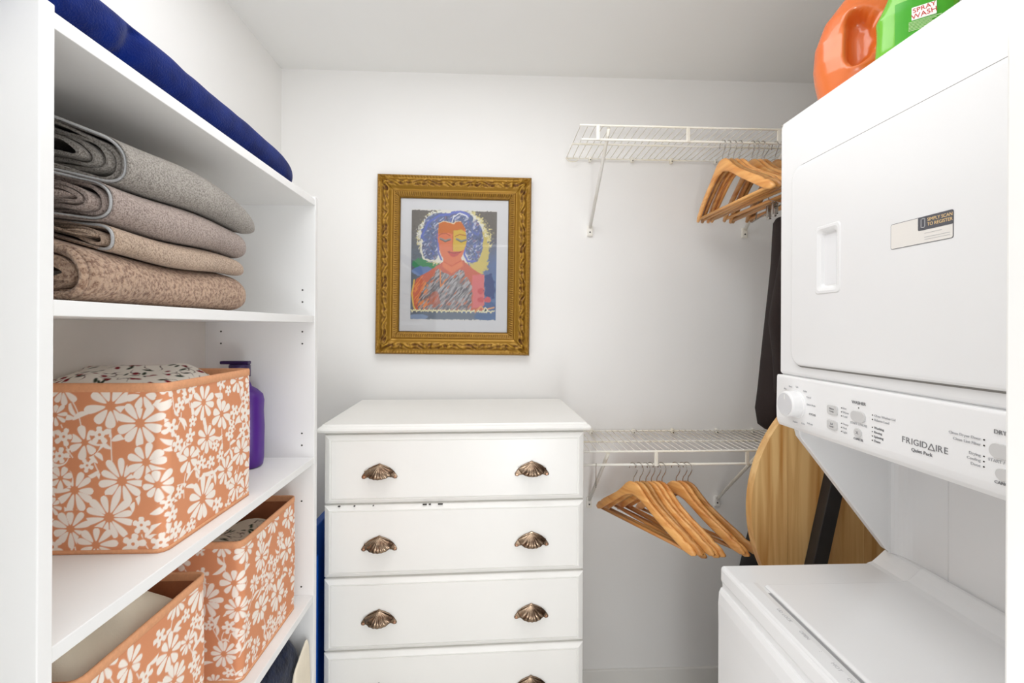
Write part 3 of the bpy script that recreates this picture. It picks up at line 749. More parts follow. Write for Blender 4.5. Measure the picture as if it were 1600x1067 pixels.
def art():
    W_, H_ = 190, 246
    xs = np.linspace(108, 790, W_); ys = np.linspace(84, 968, H_)
    X, Y = np.meshgrid(xs, ys)
    nz = lambda s, k, ax=1, ay=1: vnoise(X / s * ax + k, Y / s * ay + k * 2, k, 3)
    def rot(a): return X * math.cos(a) + Y * math.sin(a), -X * math.sin(a) + Y * math.cos(a)
    C = np.zeros(X.shape + (3,)); Kc = lambda c: lin(c)
    def lay(mask, c, al=1.0):
        nonlocal C
        m_ = (np.clip(mask, 0, 1) * al)[..., None]
        c = c if isinstance(c, np.ndarray) and c.ndim == 3 else Kc(c)
        C = C * (1 - m_) + c * m_
    def poly(pts, wob=6, s=30, k=1):
        px = X + nz(s, k) * wob; py = Y + nz(s, k + 7) * wob; ins = np.zeros(X.shape, bool); n = len(pts)
        for i in range(n):
            (x1, y1), (x2, y2) = pts[i], pts[(i + 1) % n]
            if y1 == y2: continue
            ins ^= ((y1 > py) != (y2 > py)) & (px < (x2 - x1) * (py - y1) / (y2 - y1) + x1)
        return ins.astype(float)
    def ell(cx, cy, rx, ry, wob=0.1, s=30, k=1, soft=0.06):
        d = np.hypot((X - cx) / rx, (Y - cy) / ry) + nz(s, k) * wob
        return np.clip((1 - d) / soft + 0.5, 0, 1)
    def line(pts, w, k=3, wob=2):
        best = np.full(X.shape, 1e9); px = X + nz(20, k) * wob; py = Y + nz(20, k + 3) * wob
        for (x1, y1), (x2, y2) in zip(pts, pts[1:]):
            dx, dy = x2 - x1, y2 - y1; t = np.clip(((px - x1) * dx + (py - y1) * dy) / (dx * dx + dy * dy + 1e-9), 0, 1)
            best = np.minimum(best, np.hypot(px - x1 - t * dx, py - y1 - t * dy))
        return np.clip((w - best) / 2.5 + .5, 0, 1)
    C[:] = Kc((116, 110, 104))
    lay(np.clip((Y - 240) / 200, 0, 1) * (X < 400), (106, 116, 128)); lay(np.clip((Y - 260) / 260, 0, 1) * (X > 500), (98, 122, 168))
    lay(np.clip(nz(14, 4, 1, 4) * 1.2, 0, 1), (84, 80, 76), .6)
    lay(ell(230, 530, 110, 60, .3, 20, 2), (70, 146, 96)); lay(ell(200, 580, 80, 40, .3, 20, 3), (112, 138, 186))
    lay(ell(450, 310, 285, 242, .20, 13, 5), (226, 214, 150)); lay(ell(430, 300, 268, 232, .16, 11, 6), (236, 234, 222))
    lay(ell(660, 430, 70, 170, .3, 12, 6), (214, 196, 110)); lay(ell(640, 540, 60, 60, .3, 12, 16), (220, 200, 110))
    hair = np.maximum.reduce([ell(265, 325, 82, 178, .12, 18, 7), ell(608, 335, 72, 172, .12, 18, 8), ell(350, 190, 130, 80, .12, 18, 9), ell(495, 170, 100, 82, .12, 18, 10)])
    lay(hair, (104, 118, 156)); 
    a1, a2 = rot(0.9)
    st = vnoise(a1 / 9, a2 / 26, 11, 2); lay(hair * np.clip(st * 3 - .5, 0, 1), (196, 200, 218)); st = vnoise(a2 / 10, a1 / 30, 13, 2); lay(hair * np.clip(st * 3 - .6, 0, 1), (92, 100, 124))
    st = vnoise(X / 14, Y / 22, 17, 2); lay(hair * np.clip(st * 3 - .7, 0, 1), (108, 122, 190)); lay(hair * np.clip(-st * 3 - 1.2, 0, 1), (150, 116, 140))
    lay(line([(190, 300), (240, 190), (330, 130), (415, 120)], 9, 4), (104, 120, 196)); lay(line([(430, 110), (500, 92), (560, 130)], 12, 5), (112, 124, 200))
    lay(line([(545, 300), (530, 440), (560, 495), (620, 490)], 8, 5), (112, 124, 200)); lay(line([(318, 280), (322, 420), (350, 490)], 7, 5), (118, 124, 196))
    lay(line([(190, 330), (185, 420), (210, 480), (290, 500), (350, 495)], 6, 8, 8), (240, 236, 220)); lay(line([(430, 180), (440, 140), (490, 110), (560, 140)], 5, 9, 6), (232, 234, 240))
    # shoulders
    lay(poly([(108, 760), (150, 640), (300, 545), (365, 500), (430, 590), (520, 485), (640, 580), (692, 610), (700, 700), (770, 760), (700, 890), (150, 890)], 8), (212, 108, 78))
    grey = poly([(170, 800), (220, 690), (330, 560), (430, 612), (520, 560), (600, 690), (590, 890), (165, 890)], 14, 26, 3)
    lay(grey, (146, 142, 143)); a1, a2 = rot(-0.9)
    st = vnoise(a1 / 40, a2 / 8, 21, 2); lay(grey * np.clip(st * 4 - .3, 0, 1), (188, 184, 186)); lay(grey * np.clip(-st * 4 - .4, 0, 1), (104, 100, 106))
    st2 = vnoise(a1 / 50, a2 / 9, 23, 2); lay(grey * np.clip(st2 * 4 - 1.0, 0, 1), (210, 116, 72))
    lay(ell(190, 760, 60, 130, .3, 20, 12) * np.clip(vnoise(a1 / 44, a2 / 8, 25, 2) * 3, 0, 1), (238, 146, 82)); lay(line([(135, 650), (118, 760), (130, 850), (145, 890)], 6), (238, 196, 96))
    lay(ell(300, 800, 45, 60, .5, 16, 4), (200, 104, 70), .7); lay(line([(340, 560), (345, 700), (390, 640)], 5), (230, 140, 70))
    lay(poly([(600, 600), (695, 600), (695, 860), (600, 870)], 8), (226, 120, 118)); lay(poly([(695, 600), (790, 600), (790, 880), (700, 880)], 4), (92, 122, 168))
    lay(ell(735, 700, 42, 110, .5, 22, 4), (36, 62, 124)); lay(ell(740, 860, 60, 40, .4, 20, 5), (60, 96, 150))
    for cx, cy in ((665, 730), (668, 800), (722, 800)): lay(ell(cx, cy, 26, 24, .3, 12, 4), (214, 84, 88))
    # face and neck
    lay(poly([(365, 470), (505, 465), (525, 530), (430, 592), (358, 540)], 3), (232, 134, 86)); lay(line([(370, 500), (430, 535), (505, 490)], 4), (214, 92, 60))
    lay(poly([(322, 190), (360, 180), (420, 192), (442, 200), (500, 178), (540, 250), (550, 330), (530, 410), (500, 480), (440, 530), (395, 515), (345, 450), (318, 330)], 4), (228, 128, 84))
    lay(poly([(322, 190), (360, 180), (425, 192), (500, 178), (536, 240), (500, 262), (440, 280), (400, 265), (322, 280)], 6), (212, 116, 34))
    lay(poly([(442, 250), (500, 240), (542, 262), (550, 330), (530, 400), (490, 416), (440, 418)], 4), (222, 188, 66))
    lay(line([(438, 250), (436, 410)], 3), (196, 110, 48)); lay(line([(325, 292), (350, 277), (385, 276), (415, 292)], 3), (180, 84, 50)); lay(line([(455, 298), (490, 280), (540, 288)], 3), (180, 84, 50))
    for sx, ex in ((338, 415), (468, 545)):
        lay(line([(sx, 318), ((sx + ex) / 2, 334), (ex, 322)], 8), (146, 150, 150)); lay(line([(sx, 324), ((sx + ex) / 2, 342), (ex, 326)], 3), (96, 92, 84))
    lay(poly([(398, 418), (430, 424), (450, 418), (508, 416), (480, 448), (450, 462), (425, 456)], 2), (206, 84, 74)); lay(line([(400, 420), (450, 432), (508, 418)], 3), (160, 52, 48)); lay(line([(410, 430), (412, 412)], 2), (150, 50, 46))
    lay(line([(320, 200), (360, 178), (420, 188), (445, 196), (465, 175), (500, 176)], 3, 5, 8), (244, 230, 190))
    # lower band and scribbled line
    lay((Y > 905 + nz(12, 4) * 8).astype(float), (110, 122, 138)); lay(ell(720, 935, 100, 36, .3, 20, 6), (78, 112, 158)); lay(ell(170, 945, 70, 24, .3, 20, 6), (140, 160, 190))
    zx = np.arange(112, 780, 9); lay(line([(x, 892 + (13 if i % 2 else -9) * (0.5 + 0.5 * math.sin(i * 1.7))) for i, x in enumerate(zx)], 5, 6), (240, 232, 190))
    lay(line([(625, 900), (670, 855), (700, 880), (740, 870), (775, 860)], 6), (236, 170, 110)); lay(ell(706, 882, 13, 13), (30, 60, 40)); lay(line([(690, 900), (706, 862), (726, 884), (700, 902)], 4), (240, 236, 210))
    # ragged top edge
    C2 = C
    paper = (Y < 92 + nz(9, 3) * 9) | (Y > 962 + nz(9, 5) * 7)
    C2 = np.where(paper[..., None], lin((232, 230, 226)), C2)
    PX = np.linspace(-0.171, 0.169, W_); PZ = np.linspace(0.224, -0.219, H_)
    GX, GZ = np.meshgrid(PX, PZ)
    P = np.stack([GX, np.full_like(GX, -0.0088), GZ], -1)
    return grid_mesh('artwork', P[:, ::-1], C2[:, ::-1])
link('artwork', art(), M_print, pc, 'painted print of a woman with closed eyes and blue hair')

# ------------------------------------------------------------------ wire shelves
cross_cache = {}
def wire_shelf(name, label, z, x0, x1, clips, braces, loop=False):
    root = thing(name, label, 'wire shelf', (x0, 1.8245, z), group='white wire closet shelves')
    L = x1 - x0; yF = -0.312; yM = -0.165; yB = -0.012; r = 0.0032
    def rail(nm, y, zz, rr=r, l0=0, l1=L): MB().tube([(l0, y, zz), (l1, y, zz)], rr, 10).build(nm, M_wire, root)
    rail('back_rail', yB, 0); rail('middle_rail', yM, -0.004); rail('front_rail', yF, 0, 0.0036); rail('hang_rod', yF + 0.004, -0.046, 0.0042, 0.006)
    me = MB().tube([(0, yB - 0.002, 0.0028), (0, yF + 0.0, 0.0032), (0, yF - 0.003, 0.001)], 0.0014, 6).mesh('w'); me.materials.append(M_wire)
    n = int(L / 0.0254)
    for k in range(n + 1):
        o = bpy.data.objects.new('cross_wire', me); COL.objects.link(o); o.parent = root; o.location = (0.004 + k * (L - 0.008) / n, 0, 0)
    for cx in clips:
        MB().box((cx - x0 - 0.006, yF - 0.003, -0.050), (cx - x0 + 0.006, yF + 0.004, 0.002), 0.0015).build('rod_clip', M_wire, root)
    for bx in braces:
        b = bx - x0
        br = MB().tube([(b, yF + 0.006, -0.006), (b, yF + 0.030, -0.030), (b, -0.012, -0.278)], 0.0062, 10).build('support_brace', M_wire, root)
        MB().box((b - 0.011, -0.010, -0.312), (b + 0.011, -0.0006, -0.270), 0.002).build('brace_foot', M_wire, br)
        MB().disc((b, -0.0102, -0.297), 0.003, 1, -0.0016, 12).build('foot_screw', M_hole, br)
    for k in range(5):
        cx = 0.10 + k * 0.17 + 0.02 * math.sin(k * 3)
        if cx < L: 
            c = MB().box((cx - 0.006, yB - 0.006, -0.012), (cx + 0.006, -0.0006, 0.008), 0.003).build('wall_clip', M_wire, root)
            MB().disc((cx, yB - 0.0065, -0.006), 0.0022, 1, -0.001, 10).build('clip_screw', M_hole, c)
    if loop:
        MB().tube([(0.002 + 0.024 * (1 - math.cos(a)), yB - 0.012, -0.002 - 0.016 * math.sin(a)) for a in [PI * k / 14 for k in range(15)]], 0.0018, 6).build('end_loop', M_wire, root)
    return root
wire_shelf('wire_shelf', 'white wire closet shelf mounted high beside the picture', 2.163, 0.290, 1.70, (0.352, 0.662, 0.98, 1.3), (0.391, 1.034, 1.66), True)
wire_shelf('wire_shelf', 'white wire closet shelf mounted low beside the dresser', 1.060, 0.300, 1.70, (0.556, 0.873, 1.19), (0.393, 0.923, 1.55))

# ------------------------------------------------------------------ hangers
def hanger_mesh():
    R = []
    n = 41
    for i in range(n):
        s = -0.226 + 0.452 * i / (n - 1); a = abs(s) * 0.222 / 0.226
        top = np.interp(a, [0, .012, .028, .05, .08, .12, .17, .205, .218, .222], [0, -.001, -.007, -.030, -.056, -.082, -.113, -.137, -.149, -.157])
        bot = np.interp(a, [0, .03, .06, .10, .15, .19, .212, .222], [-.044, -.052, -.070, -.099, -.133, -.161, -.168, -.163])
        if 0.182 < a < 0.189: top -= 0.004
        hw = 0.0062 * (1 if a < .215 else .7)
        cy = 0.030 * (a / 0.222) ** 2
        mid, h = (top + bot) / 2, (top - bot) / 2
        ring = []
        for k in range(12):
            an = 2 * PI * k / 12; c, sn = math.cos(an), math.sin(an)
            ring.append((s, cy + hw * math.copysign(abs(c) ** 0.6, c), mid + h * math.copysign(abs(sn) ** 0.6, sn)))
        R.append(ring)
    return MB().rings(R).mesh('hanger_body', True)
hb = hanger_mesh(); hb.materials.append(M_woodh)
bar = MB().tube([(-0.200, 0.0245, -0.132), (-0.1, 0.0245, -0.150), (0.1, 0.0245, -0.150), (0.200, 0.0245, -0.132)] if False else [(-0.206, 0.0255, -0.157), (0.206, 0.0255, -0.157)], 0.0055, 10).mesh('bar'); bar.materials.append(M_woodh)
def hook_mesh():
    pts = [(0, 0, -0.01), (0, 0, 0.008), (0.003, 0, 0.016), (0.012, 0, 0.028)]
    c = (0, 0.045); r = 0.0185
    for k in range(17):
        a = math.radians(-35 + k * 14); pts.append((r * math.cos(a), 0, c[1] + r * math.sin(a)))
    return MB().tube(pts, 0.0015, 7).mesh('hook')
hk = hook_mesh(); hk.materials.append(M_chrome)
def hanger(x, zrod, y, ang, label, group, tilt=0.0, flip=False):
    # local +x (s) axis points towards the camera side; ang = degrees away from straight across the rod
    a = math.radians(-90 + ang)
    root = thing('clothes_hanger', label, 'hanger', (x, y, zrod - 0.0618), 0, group, rot=(0, tilt, a))
    for nm, me in (('hanger_body', hb), ('trouser_bar', bar), ('hook', hk)):
        o = bpy.data.objects.new(nm, me); COL.objects.link(o); o.parent = root
    return root
GL, GU = 'wooden hangers on the low rod', 'wooden hangers on the high rod'
low = [(0.479, 27), (0.501, 25.5), (0.522, 24), (0.541, 23), (0.560, 23.5), (0.578, 23), (0.627, 26), (0.650, 25), (0.668, 25.5)]
ord_ = ['first wooden hanger on the low rod, its tip near the dresser', 'second wooden hanger from the dresser on the low rod', 'third wooden hanger from the dresser on the low rod',
        'fourth wooden hanger from the dresser on the low rod', 'fifth wooden hanger from the dresser on the low rod', 'sixth wooden hanger on the low rod, last of the tight bunch',
        'wooden hanger just past the gap on the low rod', 'wooden hanger in the middle of the loose three on the low rod', 'last wooden hanger on the low rod, closest to the round tabletop']
for (x, a), lb in zip(low, ord_):
    hanger(x, 1.060 - 0.046 + 0.0042, 1.5165, a, lb, GL, tilt=rnd.uniform(-0.05, 0.05))
up = [(0.784, 5), (0.803, 6), (0.822, 5), (0.842, 6), (0.886, 4), (0.904, 3), (0.922, 5), (0.968, 2), (0.99, 3)]
ordu = ['first wooden hanger on the high rod, farthest out from the dryer', 'second wooden hanger on the high rod', 'third wooden hanger on the high rod', 'fourth wooden hanger on the high rod, ending the first bunch',
        'wooden hanger starting the second bunch on the high rod', 'middle wooden hanger of the second bunch on the high rod', 'wooden hanger ending the second bunch on the high rod',
        'wooden hanger on the high rod half hidden by the dryer', 'wooden hanger on the high rod almost fully hidden by the dryer']
for (x, a), lb in zip(up, ordu):
    hanger(x, 2.163 - 0.046 + 0.0042, 1.5165, a - 2, lb, GU, tilt=rnd.uniform(-0.02, 0.02))
# a bare metal hook left on the low rod
MB().tube([(0.0 + 0.008 * math.cos(a), 0, 0.008 * math.sin(a)) for a in [math.radians(0 + 14 * k) for k in range(14)]][::-1] + [(0.0085, 0, -0.02), (0.0082, 0, -0.072), (0.004, 0, -0.076), (0.0015, 0, -0.070)], 0.0013, 7).build('metal_hook', M_chrome)
o = bpy.data.objects['metal_hook']; o.location = (0.351, 1.5165, 1.0115); o.rotation_euler = (0, 0, math.radians(80)); tag(o, 'small bare metal hook on the low rod beside the dresser', 'hook')

# clip hanger with brown jacket
ch_ = thing('clip_hanger', 'metal clip hanger gripping the brown jacket under the high rod', 'hanger', (0.93, 1.5165, 2.02 - 0.145))
MB().tube([(0, 0, 0.14), (0, 0, 0.195)] + [(0.0185 * math.cos(math.radians(-35 + k * 14)), 0, 0.228 + 0.0185 * math.sin(math.radians(-35 + k * 14))) for k in range(17)], 0.0016, 7).build('hook', M_chrome, ch_)
MB().tube([(0, 0, 0.14), (-0.02, -0.06, 0.03), (-0.022, -0.13, 0.0)], 0.0018, 7).tube([(0, 0, 0.14), (0.03, 0.1, 0.0)], 0.0018, 7).tube([(-0.022, -0.16, 0.0), (0.034, 0.13, 0.0)], 0.0022, 7).build('bar', M_chrome, ch_)
for (cx, cy) in ((-0.020, -0.10), (-0.012, -0.06)):
    MB().box((cx - 0.016, cy - 0.006, -0.028), (cx + 0.004, cy + 0.006, 0.012), 0.003).box((cx - 0.012, cy - 0.008, -0.036), (cx - 0.003, cy + 0.008, -0.010), 0.002).build('clip', M_chrome, ch_)

jk = thing('jacket', 'dark brown jacket hanging beside the dryer', 'jacket', (1.0, 1.40, 1.15))
def body_ring(z, xl, xr, hy, cy=0.0, n=36, wob=0.0, ph=0):
    cx, hx = (xl + xr) / 2, (xr - xl) / 2; out = []
    for k in range(n):
        a = 2 * PI * k / n; c, s = math.cos(a), math.sin(a)
        q = 1 + wob * math.sin(a * 5 + ph) 
        out.append((cx + hx * math.copysign(abs(c) ** 0.75, c) * q, cy + hy * math.copysign(abs(s) ** 0.75, s) * q, z))
    return out
Rj = []
zs = [0.685, 0.67, 0.62, 0.55, 0.45, 0.38, 0.30, 0.22, 0.14, 0.07, 0.02, 0.004, 0.0]
XL = [-.085, -.095, -.100, -.104, -.112, -.118, -.125, -.132, -.138, -.146, -.140, -.118, -.09]
for z, x in zip(zs, XL): Rj.append(body_ring(z, x, 0.20, 0.07 if z > 0.03 else 0.06, 0.01, wob=0.03, ph=z * 6))
MB().rings(Rj).build('jacket_body', M_brown, jk, sm=True)
Rs = []
for z, x, w_ in [(0.67, -.100, .03), (0.60, -.108, .034), (0.52, -.125, .036), (0.45, -.138, .038), (0.38, -.150, .040), (0.345, -.153, .040), (0.30, -.146, .038), (0.24, -.138, .034), (0.18, -.134, .032), (0.135, -.132, .031), (0.130, -.128, .026)]:
    Rs.append(body_ring(z, x, x + w_ * 2, 0.030, -0.055, 20, 0.03, z * 9))
MB().rings(Rs).build('sleeve', M_brown, jk, sm=True)
MB().box((-0.095, -0.066, 0.235), (0.05, -0.060, 0.262), 0.002).build('pocket_flap', M_brown, jk)
MB().tube([(-0.09, -0.064, 0.235), (0.05, -0.064, 0.234)], 0.0013, 6).build('pocket_welt', M_black, jk)

# ------------------------------------------------------------------ round table top standing on edge, black bag behind
tb = thing('round_table', 'round pine table standing on its side behind the washer', 'table', (1.144, 1.25, 0))
RC, ZC = 0.41, 0.966
cuts = [-0.411, -0.304, -0.19, -0.078, 0.04, 0.16, 0.29, 0.411]
for a, b in zip(cuts, cuts[1:]):
    a2, b2 = a + 0.0004, b - 0.0004
    def chord(x): return math.sqrt(max(RC * RC - x * x, 1e-6))
    n = 14; up_ = [(a2 + (b2 - a2) * k / n) for k in range(n + 1)]
    if a < -0.4: up_ = [-RC * math.cos(math.acos(-b2 / RC) * k / n) for k in range(n + 1)]
    if b > 0.4: up_ = [RC * math.cos(math.acos(a2 / RC) * (1 - k / n)) for k in range(n + 1)]
    poly_ = [(x, ZC + chord(x)) for x in up_] + [(x, ZC - chord(x)) for x in up_[::-1]]
    if a < -0.4: poly_ = poly_[1:-1] + [(-RC, ZC)]
    if b > 0.4: poly_ = poly_[:n] + [(RC, ZC)] + poly_[n + 2:]
    MB().prism(poly_, 0, 0.028, 'xz').build('plank', M_pine, tb)
for sgn in (-1, 1):
    # steel beams run down to the floor
    x0t, x0b = sgn * 0.14, sgn * 0.415
    def bx(z): return x0t + (x0b - x0t) * (1.24 - z) / 1.24
    w2 = 0.021
    m_ = MB()
    A = [(bx(1.24) - w2, 1.24), (bx(1.24) + w2, 1.24), (bx(0) + w2, 0.0), (bx(0) - w2, 0.0)]
    m_.prism(A, -0.034, -0.0005, 'xz', 0.002); m_.build('steel_leg', M_steel, tb)

bag = thing('garment_bag', 'black fabric bag standing behind the round table', 'bag', (0.99, 1.46, 0))
Rb = []
for z, xl in ((0, -.24), (0.02, -.25), (0.3, -.22), (0.5, -.195), (0.68, -.155), (0.78, -.13), (0.84, -.115), (0.9, -.09), (0.98, -.05), (1.0, -.03)):
    Rb.append(body_ring(z, xl, 0.16 if z < 0.9 else 0.08, 0.10 if z < .9 else 0.05, wob=0.03, ph=z * 5))
MB().rings(Rb).build('bag_body', M_black, bag, sm=True)
MB().tube([(-0.02, 0, 0.98), (-0.01, 0, 1.03), (0.03, 0, 1.04), (0.06, 0, 1.0), (0.06, 0, 0.97)], 0.006, 8).build('strap', M_black, bag)

# ------------------------------------------------------------------ stacked washer dryer
lc = thing('laundry_center', 'white stacked washer and dryer unit with front control panel', 'washer dryer', (0.9, 0.675, 0))
Y0, Y1 = 0.332, 1.017
XR = 1.27
def lp(name, a, b, m=M_enam, bev=0.0, label=None, seg=3, parent=None):
    return wbox(MB(), a, b, lc, bev, seg).build(name, m, parent or lc, label)
lp('washer_cabinet', (0.528, Y0, 0.03), (XR, Y1, 0.9), bev=0.004)
lp('washer_top', (0.524, Y0 - 0.001, 0.896), (XR, Y1 + 0.001, 0.935), bev=0.008)
# bowed front panel with a rounded upper edge
def fp():
    S = []
    prof = [(0.528, 0.04), (0.520, 0.04), (0.520, 0.80), (0.519, 0.85), (0.521, 0.874), (0.525, 0.884), (0.530, 0.886)]
    ys = np.linspace(Y0 + .002, Y1 - .002, 17)
    R = [[(x - 0.9 - (0.004 * math.cos((y - 0.675) / 0.343 * PI / 2) if x < 0.528 else 0), y - 0.675, z) for x, z in prof] for y in ys]
    mb = MB(); mb.rings(R, closed=True, sm=False); return mb
fp().build('front_panel', M_enam, lc)
lp('kick_plate', (0.56, Y0 + .02, 0.0), (XR - .02, Y1 - .02, 0.03), M_steel)
# raised ledge at the back of the deck
led = [(0.872, 0.934), (0.885, 0.938), (0.900, 0.950), (0.916, 0.964), (0.922, 0.966), (XR, 0.966), (XR, 0.934)]
MB().prism([(x - 0.9, z) for x, z in led], Y0 - 0.675 + .001, Y1 - 0.675 - .001, 'xz').build('rear_ledge', M_enam, lc)
lid = [(0.573, 0.9352), (0.573, 0.9385), (0.578, 0.9410), (0.868, 0.9410), (0.884, 0.9435), (0.900, 0.9555), (0.914, 0.9685), (0.921, 0.9705), (0.921, 0.9352)]
MB().prism([(x - 0.9, z) for x, z in lid], 0.422 - .675, 0.926 - .675, 'xz', 0.0015).build('washer_lid', M_enam, lc)
g = MB(); wbox(g, (0.5665, 0.445, 0.9346), (0.5728, 0.905, 0.9354), lc); g.build('lid_gap', mat('gap_grey', (150, 150, 150), 0.8), lc, 'dark grey gap in front of the lid')
strip = [(0.528, 0.935), (0.532, 0.9372), (0.556, 0.9378), (0.5664, 0.9360), (0.5664, 0.9348), (0.528, 0.9348)]
MB().prism([(x - 0.9, z) for x, z in strip], 0.36 - .675, 0.94 - .675, 'xz').build('lid_sill', M_enam, lc)
# embossed warnings along the sill
em = bmesh.new()
for yy, tx in ((0.83, 'LID LOCK'), (0.775, 'OPEN'), (0.735, ':'), (0.70, 'HOT'), (0.665, 'COLD')):
    Mx = Matrix.Translation((0.552 - 0.9, yy - 0.675, 0.9381)) @ Matrix.Rotation(math.radians(-90), 4, 'Z')
    text_bm(em, tx, 0.009, Mx, 0.0001)
me = bpy.data.meshes.new('e'); em.to_mesh(me); em.free(); link('sill_lettering', me, M_lgrey, lc)
# back housing: sloped cheeks and rear panel
ear = [(0.692, 1.262), (0.700, 1.232), (0.735, 1.188), (0.905, 0.972), (0.913, 0.967), (XR, 0.967), (XR, 1.262)]
for ya, yb in ((0.998, 1.016), (0.333, 0.351)):
    MB().prism([(x - 0.9, z) for x, z in ear], ya - .675, yb - .675, 'xz', 0.002).build('housing_cheek', M_enam, lc)
def rearpanel():
    ys = []; R = []
    for y in list(0.998 - 0.05 * (1 - np.cos(np.linspace(0, PI / 2, 8)))) + list(np.linspace(0.905, 0.888, 3)) + [0.884, 0.878, 0.870] + list(np.linspace(0.80, 0.48, 6)) + [0.470, 0.464] + list(0.351 + 0.05 * (1 - np.sin(np.linspace(0, PI / 2, 8)))):
        d = min(0.998 - y, y - 0.351); x = 0.93 + (0.0 if d > 0.05 else -0.022 * (1 - math.sqrt(max(0, 1 - (1 - d / 0.05) ** 2))))
        if 0.467 < y < 0.880: x -= 0.003
        R.append([(x - .9, y - .675, 0.966), (x - .9, y - .675, 1.0), (x - .9, y - .675, 1.2), (x - 0.9, y - .675, 1.262), (x + 0.2 - .9, y - .675, 1.262), (x + 0.2 - .9, y - .675, 0.966)])
    return MB().rings(R, closed=True, sm=False)
rearpanel().build('rear_panel', M_enam, lc)
lp('dryer_cabinet', (0.662, Y0, 1.3755), (XR, Y1, 1.9500), bev=0.007)
lp('dryer_underside', (0.668, Y0 + .004, 1.262), (XR, Y1 - .004, 1.3755))
# control panel
cp = [(0.668, 1.374), (0.657, 1.374), (0.6555, 1.370), (0.6545, 1.300), (0.6550, 1.278), (0.6560, 1.272), (0.6575, 1.266), (0.662, 1.2585), (0.69, 1.2585), (0.69, 1.374)]
MB().prism([(x - 0.9, z) for x, z in cp], Y0 - .675 + .001, Y1 - .675 - .001, 'xz', 0.0012).build('control_panel', M_plast, lc)
# dryer door with recessed grip
def door():
    bm = bmesh.new()
    def loop(pts, x): return [bm.verts.new((x - 0.9, y - 0.675, z)) for y, z in pts]
    dc = ((0.966 + 0.384) / 2, (1.400 + 1.8285) / 2); hy, hz = 0.291, 0.21425
    O = [loop(rrect(dc[0], dc[1], hy - g_, hz - g_, 0.028 - g_ * .5, 8), x) for g_, x in ((0, 0.6615), (0, 0.6575), (0.0012, 0.6545), (0.004, 0.6530), (0.008, 0.6525))]
    gc = (0.8555, 1.616); gy, gz = 0.0215, 0.0555
    I = [loop(rrect(gc[0], gc[1], gy - g_, gz - g_, 0.008, 5), x) for g_, x in ((-0.012, 0.6525), (-0.0105, 0.6512), (-0.006, 0.6510), (-0.0015, 0.6532), (0.001, 0.6550), (0.003, 0.6598), (0.005, 0.6604))]
    fs = []
    def bridge(A, B):
        n = len(A)
        for k in range(n): fs.append(bm.faces.new((A[k], A[(k + 1) % n], B[(k + 1) % n], B[k])))
    for A, B in zip(O, O[1:]): bridge(A, B)
    for A, B in zip(I, I[1:]): bridge(A, B)
    bm.faces.new(I[-1])
    es = [bm.edges.get((O[-1][k], O[-1][(k + 1) % len(O[-1])])) for k in range(len(O[-1]))] + [bm.edges.get((I[0][k], I[0][(k + 1) % len(I[0])])) for k in range(len(I[0]))]
    bmesh.ops.triangle_fill(bm, use_beauty=True, edges=es)
    bmesh.ops.recalc_face_normals(bm, faces=bm.faces)
    me = bpy.data.meshes.new('door'); bm.to_mesh(me); bm.free(); return me
dd = link('dryer_door', door(), M_enam, lc)
gp = MB(); pr = rrect(0.675, 1.61425, 0.2945, 0.2177, 0.031, 8); gp.prism([(y - .675, z) for y, z in pr], 0.6612 - .9, 0.6619 - .9, 'yz'); gp.build('door_seam', mat('seam_grey', (140, 138, 134), 0.8), lc)
# recolour the grip pocket floor with light grey plastic
lp('grip_pocket', (0.6600, 0.839, 1.567), (0.66035, 0.872, 1.665), mat('grip_grey', (232, 232, 233), 0.5), parent=dd)
# knobs and buttons
def PX(x, y, z): return (x - .9, y - .675, z)
for yk in (0.949, 0.401):
    k1 = MB(); k1.disc(PX(0.6548, yk, 1.3165), 0.0310, 0, -0.003, 40, 0.001); k1.disc(PX(0.6520, yk, 1.3165), 0.0275, 0, -0.022, 48, 0.003)
    kb = k1.build('cycle_knob', M_plast, lc, 'round white cycle knob')
    MB().disc(PX(0.6301, yk, 1.3165), 0.0235, 0, -0.0009, 40).build('knob_face', mat('knob_grey', (214, 214, 216), 0.5), kb)
    MB().box(PX(0.6288, yk - 0.0008, 1.327), PX(0.6294, yk + 0.0008, 1.337)).build('pointer', M_white, kb)
M_btn = mat('button_grey', (206, 205, 204), 0.45)
for yb_, zb_, hy, hz, r_ in ((0.842, 1.3235, 0.0125, 0.0085, 0.004), (0.842, 1.2945, 0.0125, 0.0085, 0.004), (0.781, 1.3225, 0.0155, 0.0095, 0.009), (0.781, 1.2935, 0.0078, 0.0078, 0.0076), (0.551, 1.3225, 0.0155, 0.0095, 0.009), (0.551, 1.2935, 0.0078, 0.0078, 0.0076)):
    MB().prism([(y - .675, z) for y, z in rrect(yb_, zb_, hy, hz, r_)], 0.6515 - .9, 0.6550 - .9, 'yz', 0.0009).build('push_button', M_btn, lc)
DOT = MB().disc((0, 0, 0), 0.0011, 0, -0.0005, 8).mesh('dot')
for yy, zz in [(0.8205, z) for z in (1.331, 1.3235, 1.316, 1.302, 1.2945, 1.287)] + [(0.7515, z) for z in (1.331, 1.3235, 1.310, 1.3025, 1.295, 1.2875)] + [(0.781, 1.338)] + [(0.5745, z) for z in (1.3325, 1.325, 1.3105, 1.3035, 1.2965)]:
    dt = link('indicator_light', DOT, M_hole, lc); dt.location = PX(0.6546, yy, zz)
def TM(y, z, x=0.6542): return Matrix.Translation(PX(x, y, z)) @ Matrix(((0, 0, -1, 0), (-1, 0, 0, 0), (0, 1, 0, 0), (0, 0, 0, 1)))
bd = bmesh.new()
